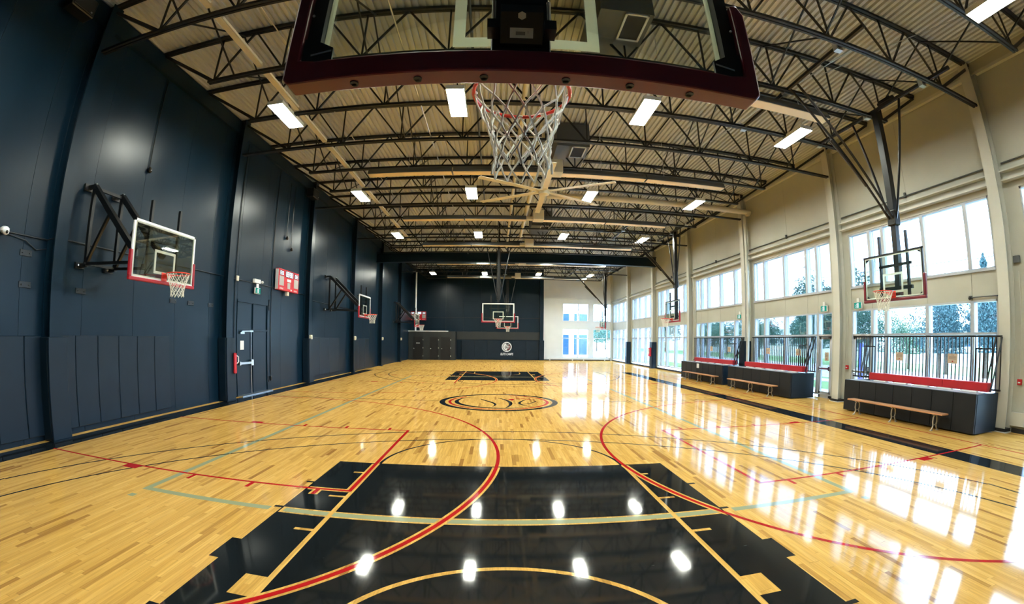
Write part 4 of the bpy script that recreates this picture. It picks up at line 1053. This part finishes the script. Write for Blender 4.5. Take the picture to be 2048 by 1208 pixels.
solo('junction_box', MB().box(XL, 11.70, 3.66, XL + .07, 11.82, 3.82, .005), CREAM, 'small cream box on conduit above exit door corner', 'box')
solo('junction_box', MB().box(XL, 17.30, 3.40, XL + .07, 17.46, 3.56, .005), CREAM, 'small cream box beside second wall hoop frame', 'box')
CAMR = thing('security_camera', 'white dome security camera on black wall at photo edge', 'camera', (XL + .02, 3.9, 3.60))
part('mount', MB().lathe([(.06, -.03), (.09, 0), (.09, .05), (.05, .08)], (.06, 0, 0), 14), ALU, CAMR, True); part('dome', MB().ball((.10, 0, -.0), .07, 12, 8), ALU, CAMR, True); part('lens', MB().ball((.155, .0, -.02), .03, 8, 6), RUBBER, CAMR, True)
solo('camera_cable', MB().tube([(XL + .03, 4.0, 3.58), (XL + .03, 4.4, 3.53), (XL + .03, 4.65, 3.40), (XL + .03, 4.88, 3.45)], .012, 6), BLACKMET, 'black cable sagging from white security camera to column', 'cable', None, True)
for y, z, ww in ((4.1, 8.1, 'high at photo top beside nearest column'), (16.6, 8.05, 'high in the third column corner')):
    t = thing('loudspeaker', 'black loudspeaker box ' + ww, 'loudspeaker', (XL + .13, y, z), 0, 'wall loudspeakers')
    part('cabinet', MB().box(0, -.3, -.2, .32, .3, .2, .02), BLACKMET, t); part('grille', MB().box(.32, -.26, -.16, .335, .26, .16, .006), RUBBER, t); part('badge', MB().box(.335, .18, -.13, .34, .22, -.1), STEEL, t)
X_ = thing('fire_extinguisher_cover', 'red fire extinguisher box beside the black exit door', 'extinguisher box', (CLX + .08, 11.2, .8))
part('box', MB().box(0, -.06, 0, .07, .06, .62, .02), REDBOX, X_); part('handle', MB().tube([(.05, .06, .30), (.06, .15, .34), (.06, .15, .5), (.05, .06, .54)], .016, 8), ALU, X_, True)
E2 = thing('fire_extinguisher_cover', 'red round-fronted extinguisher box on padded window-wall column', 'extinguisher box', (CRX - .09, 29.08, .85))
part('box', MB().box(-.14, -.18, 0, 0, .18, .62, .03), REDBOX, E2); part('window', MB().box(-.148, -.1, .2, -.141, .1, .5), WHITE, E2)
def exit_sign(label, loc, rz):
    t = thing('exit_sign', label, 'exit sign', loc, rz, 'green running-figure exit signs')
    part('housing', MB().box(-.17, .0, 0, .17, .06, .21, .008), WHITE, t); part('face', MB().box(-.155, -.004, .012, .155, 0, .198), GREENSIGN, t)
    f = MB().box(-.02, -.007, .03, .05, -.0045, .18).ball((-.05, -.006, .15), .018, 8, 4).bar((-.05, -.006, .13), (-.06, -.006, .08), .004, .022).bar((-.06, -.006, .08), (-.1, -.006, .04), .004, .016).bar((-.06, -.006, .08), (-.035, -.006, .03), .004, .016).bar((-.05, -.006, .12), (-.1, -.006, .11), .004, .012)
    part('running_figure', f, WHITESIGN, t)
    part('mount', MB().box(-.05, .01, .21, .05, .05, .34), WHITE, t)
    return t
exit_sign('green running-figure exit sign above the black double door', (XL + .12, 12.95, 3.36), PI / 2)
exit_sign('green exit sign above glass door beside middle bleacher', (XR - .12, 11.95, 3.0), -PI / 2); exit_sign('green exit sign behind net of nearest window-side hoop', (XR - .12, 10.28, 3.0), -PI / 2)
exit_sign('tiny green exit sign on window wall past third column', (XR - .12, 17.75, 3.0), -PI / 2)
solo('emergency_light', MB().box(XL + .004, 12.75, 3.72, XL + .1, 13.15, 3.86, .01).ball((XL + .13, 13.2, 3.78), .05, 10, 6), WHITE, 'white emergency lamp box just above black door exit sign', 'emergency light')
# ------------------------------------------------------------------ fittings on the window wall
for y, z, ww in ((10.88 - .05, 1.08, 'between largest bleacher and glass door'), (4.78, 1.06, 'beside nearest beige column at photo edge')):
    t = thing('fire_alarm_pull', 'red fire alarm pull box ' + ww, 'fire alarm', (XR - .01, y, z), 0, 'red alarm boxes')
    part('box', MB().box(-.05, -.06, 0, 0, .06, .13, .006), REDBOX, t); part('lever', MB().box(-.06, -.03, .04, -.05, .03, .07), WHITE, t)
    part('pipe', MB().tube([(-.02, 0, .13), (-.02, 0, 2.5)], .010, 6), BEIGET, t)
for k, (y0, y1) in enumerate(bays[1:6]):
    solo('sprinkler_pipe', MB().tube([(XR - .06, y0 + .05, 6.06), (XR - .06, y1 - .05, 6.06)], .02, 8).box(XR - .09, (y0 + y1) / 2 - .03, 6.02, XR - .02, (y0 + y1) / 2 + .03, 6.16), GREYMET, 'thin grey pipe above the windows in the %s window bay from near end' % ORD[k], 'pipe', 'pipes above the windows', True)
SC = thing('security_camera', 'black eyed small camera on beige band by nearest beige column', 'camera', (XR + .0, 6.2, 3.06)); part('mount', MB().box(-.05, -.04, -.04, .02, .04, .04), GREYMET, SC); part('lens', MB().ball((-.07, 0, -.02), .04, 10, 6), RUBBER, SC, True); part('arm', MB().tube([(-.02, 0, 0), (-.02, -1.0, 0)], .012, 6), GREYMET, SC, True)
solo('junction_box', MB().box(XR - .07, 4.72, 3.74, XR, 4.9, 3.90, .01), GREYMET, 'grey junction box beside nearest beige column', 'box')
solo('outlet_cover', MB().box(XR - .1, 4.55, .16, XR, 4.93, .46, .006), BEIGET, 'beige cover plate low beside nearest beige column', 'cover')
H = thing('baseboard_heater', 'low white baseboard heater on short feet along far white wall', 'heater', (7.8, YF - .25, 0))
part('casing', MB().box(-3.0, -.06, .10, 3.0, .1, .26, .01), WHITE, H)
for x in (-2.7, -.5, .6, 2.7): part('foot', MB().box(x - .05, -.05, 0, x + .05, .05, .10), WHITE, H)

# ------------------------------------------------------------------ outdoors
GR = struct('ground', MB().box(XR + .25, -70, -.3, 120, 140, -.12), GRASS)
part('ground_far', MB().box(-60, YF + .25, -.3, XR + .25, 140, -.12), CONCRETE, GR)
part('walkway', MB().box(XR + .26, -60, -.12, 14.4, 120, -.09), CONCRETE, GR)
part('road', MB().box(20, -70, -.12, 32, 140, -.10), ASPHALT, GR); part('road_walk', MB().box(17.6, -70, -.12, 19.0, 140, -.095), CONCRETE, GR)
part('parking', MB().box(-20, YF + 1.5, -.118, 20, YF + 30, -.10), CONCRETE, GR)
def leaf_crown(kind, seed, n):
    rnd = random.Random(seed); m = MB()
    lobes = [(Vector((rnd.uniform(-.55, .55), rnd.uniform(-.55, .55), rnd.uniform(.35, .85))), rnd.uniform(.28, .42)) for _ in range(16)]
    for q in range(n):
        if kind == 'conifer':
            z = rnd.random() ** 1.25; lay = abs(math.sin(z * 26)); r = (.44 * (1 - z) + .015) * (.55 + .45 * lay) * (.35 + .65 * rnd.random() ** .5)
            a = rnd.uniform(0, 2 * PI); p = Vector((r * math.cos(a), r * math.sin(a), 0.27 + z * .73)); sz = rnd.uniform(.010, .020) * (1.15 - .5 * z)
        else:
            c, rr = lobes[q % 16]; d = Vector((rnd.gauss(0, 1), rnd.gauss(0, 1), rnd.gauss(0, 1))).normalized()
            p = c + d * rr * (.55 + .45 * rnd.random() ** .4); p.x *= .62; p.y *= .62
            p.z = max(.30, p.z * .80 + .12); sz = rnd.uniform(.007, .016)
        u = Vector((rnd.gauss(0, 1), rnd.gauss(0, 1), rnd.gauss(0, .6))).normalized(); v = u.cross(Vector((rnd.gauss(0, 1), rnd.gauss(0, 1), rnd.gauss(0, 1)))).normalized()
        m.quad(tuple(p + u * sz), tuple(p + v * sz * .8), tuple(p - u * sz), tuple(p - v * sz * .8))
    return m
crowns = {}
for kd, sd, mt in (('conifer', 1, LEAFD), ('conifer', 2, LEAFD), ('round', 3, LEAFM), ('round', 4, LEAFM), ('round', 5, LEAFL), ('round', 6, LEAFD), ('round', 7, LEAFD)):
    crowns[kd, sd] = leaf_crown(kd, sd, 14000).mesh('foliage', mt)
trunk = MB().tube([(0, 0, 0), (.01, 0, .3), (0, .01, .75)], [.028, .02, .008], 8).tube([(0, .0, .3), (.12, .05, .55)], [.012, .005], 6).tube([(0, .0, .34), (-.1, -.08, .6)], [.012, .005], 6).mesh('trunk', BARK)
TR = [ # x, y, height, width factor, kind, seed, label
 (26.5, 12.7, 5.9, .84, 'round', 6, 'broad dark blue-green tree outside nearest window bay, below the tallest spire'), (26.8, 17.5, 5.5, .80, 'round', 7, 'dark blue-green tree outside nearest bay, behind the nearest hoop'),
 (31.5, 16.6, 8.2, .62, 'conifer', 1, 'tall dark conifer spire in nearest upper window'), (32.5, 20.6, 7.4, .6, 'conifer', 2, 'second shorter conifer spire in nearest upper window'),
 (26, 7.4, 6.6, .95, 'conifer', 2, 'broad dark conifer close outside at nearest beige column'),
 (30, 31.0, 8.4, .95, 'round', 3, 'round leafy tree with crown rising into second bay upper window'),
 (36, 27.0, 4.6, .9, 'round', 5, 'pale small leafy tree between conifers outside nearest bay'), (41, 47.5, 6.0, 1.2, 'round', 4, 'leafy tree beyond road seen through second bay lower panes'),
 (36, 41.5, 5.2, .95, 'round', 3, 'bushy tree beyond road near the street lamp'), (40, 58, 6.2, 1.3, 'round', 4, 'leafy tree beyond road seen through third window bay'),
 (43, 73, 6.2, 1.0, 'round', 3, 'leafy tree far down the road past third bay'), (34, 66, 5.0, 1.4, 'round', 5, 'pale leafy tree far down road behind farthest bleacher'),
 (38, 92, 8, 1.3, 'round', 4, 'tree far down the road near hall corner'), (20.5, 86, 6, 1.4, 'round', 3, 'tree beyond parking lot seen in far corner window'), (27, 104, 7, 1.4, 'round', 5, 'pale tree far beyond the parking lot'),
 (37, 2.0, 8, 1.0, 'conifer', 1, 'dark conifer at photo edge outside last bay'), (36, 54, 4.6, 1.1, 'round', 5, 'low pale bushy tree between leafy trees across road'), (27.5, 24.4, 5.3, .85, 'round', 3, 'dark leafy tree behind largest bleacher, beside glass door end'),
 (35, 36.0, 5.6, .9, 'round', 4, 'middling green tree left of round leafy tree outside second bay'), (43.5, 84, 7.0, 1.3, 'round', 3, 'dense tree at far end of road behind fourth bay'),
]
for x, y, h_, wf, kd, sd, lab in TR:
    t = thing('conifer_tree' if kd == 'conifer' else 'leafy_tree', lab, 'tree', (x, y, -.12), (x * 7 + y) % 6, 'trees outside')
    a = put('foliage', crowns[kd, sd], t); a.scale = (h_ * wf * .9, h_ * wf * .9, h_); c = put('trunk', trunk, t); c.scale = (h_, h_, h_)
# white fence and low buildings across the road
FN = thing('boundary_fence', 'long low pale fence wall beyond the road outside', 'fence', (48.5, 30, -.12))
for k in range(24): part('wall_section', MB().box(-.1, -40 + k * 6, 0, .1, -34.06 + k * 6, 2.1), BLDG, FN)
def building(name, label, x0, y0, x1, y1, h_, wins, face):
    t = thing(name, label, 'building', ((x0 + x1) / 2, (y0 + y1) / 2, -.12), 0, 'buildings outside'); cx_, cy_ = (x0 + x1) / 2, (y0 + y1) / 2
    part('wall', MB().box(x0 - cx_, y0 - cy_, 0, x1 - cx_, y1 - cy_, h_), BLDG, t); part('roof_edge', MB().box(x0 - cx_ - .15, y0 - cy_ - .15, h_, x1 - cx_ + .15, y1 - cy_ + .15, h_ + .3), WHITE, t)
    for a, z0, b, z1 in wins:
        if face == 'y': f = part('window', MB().box(a - cx_, y0 - cy_ - .06, z0, b - cx_, y0 - cy_ + .02, z1), ALU, t); part('window_pane', MB().box(a - cx_ + .06, y0 - cy_ - .08, z0 + .06, b - cx_ - .06, y0 - cy_ - .06, z1 - .06), DARKGL, f)
        else: f = part('window', MB().box(x0 - cx_ - .06, a - cy_, z0, x0 - cx_ + .02, b - cy_, z1), ALU, t); part('window_pane', MB().box(x0 - cx_ - .08, a - cy_ + .06, z0 + .06, x0 - cx_ - .06, b - cy_ - .06, z1 - .06), DARKGL, f)
    return t
bw = []
for a, b in ((4.2, 5.1), (5.5, 6.4), (8.08, 8.92), (9.42, 9.92), (10.05, 11.2)): bw += [(a, 4.35, b, 5.42), (a, .28, b, 2.85)]
building('office_building', 'white two-storey building with blue windows outside far wall', 1.5, 52, 11.5, 62, 7.6, bw, 'y')
building('low_building', 'long pale low building across the road', 54, 20, 64, 44, 4.2, [(22 + 4 * k, 1, 25 + 4 * k, 2.8) for k in range(5)], 'x')
building('low_building', 'pale low building farther down the road', 54, 58, 66, 80, 4.6, [(60 + 4 * k, 1, 63 + 4 * k, 3) for k in range(5)], 'x')
LP = thing('street_lamp', 'tall grey street lamp outside the second window bay', 'street lamp', (20.3, 22.7, -.12))
part('pole', MB().tube([(0, 0, 0), (0, 0, 6.9)], [.09, .05], 10), STEEL, LP, True); part('arm', MB().tube([(0, 0, 6.7), (-.5, 0, 6.95)], .03, 8), STEEL, LP, True); part('lamp_head', MB().box(-.95, -.12, 6.9, -.45, .12, 7.0, .02), STEEL, LP)
PLN = thing('power_line', 'thin power line crossing the sky outside the windows', 'power line', (19.5, 20, 0))
part('wire', MB().tube([(0, -60 + 10 * k, 6.0 + .5 * math.sin(k)) for k in range(14)], .018, 5), INK, PLN); part('wire', MB().tube([(.5, -60 + 10 * k, 5.4 + .5 * math.sin(k)) for k in range(14)], .018, 5), INK, PLN)
for y in (-60, 70): part('pole', MB().tube([(.2, y, -.1), (.2, y, 7)], .12, 8), BARK, PLN)
SP = thing('entrance_sign', 'blue sign post standing on the lawn outside glass door', 'sign', (18.9, 17.3, -.12)); part('post', MB().box(-.1, -.1, 0, .1, .1, 2.1), pm('blue_post', (.10, .12, .45), .5), SP); part('panel', MB().box(-.06, -.9, .9, .06, -.1, 1.9), BLDG, SP)

for o_ in list(bpy.data.objects):
    if o_.type == 'MESH' and o_.parent is None and 'category' not in o_ and 'kind' not in o_: o_['kind'] = 'structure'
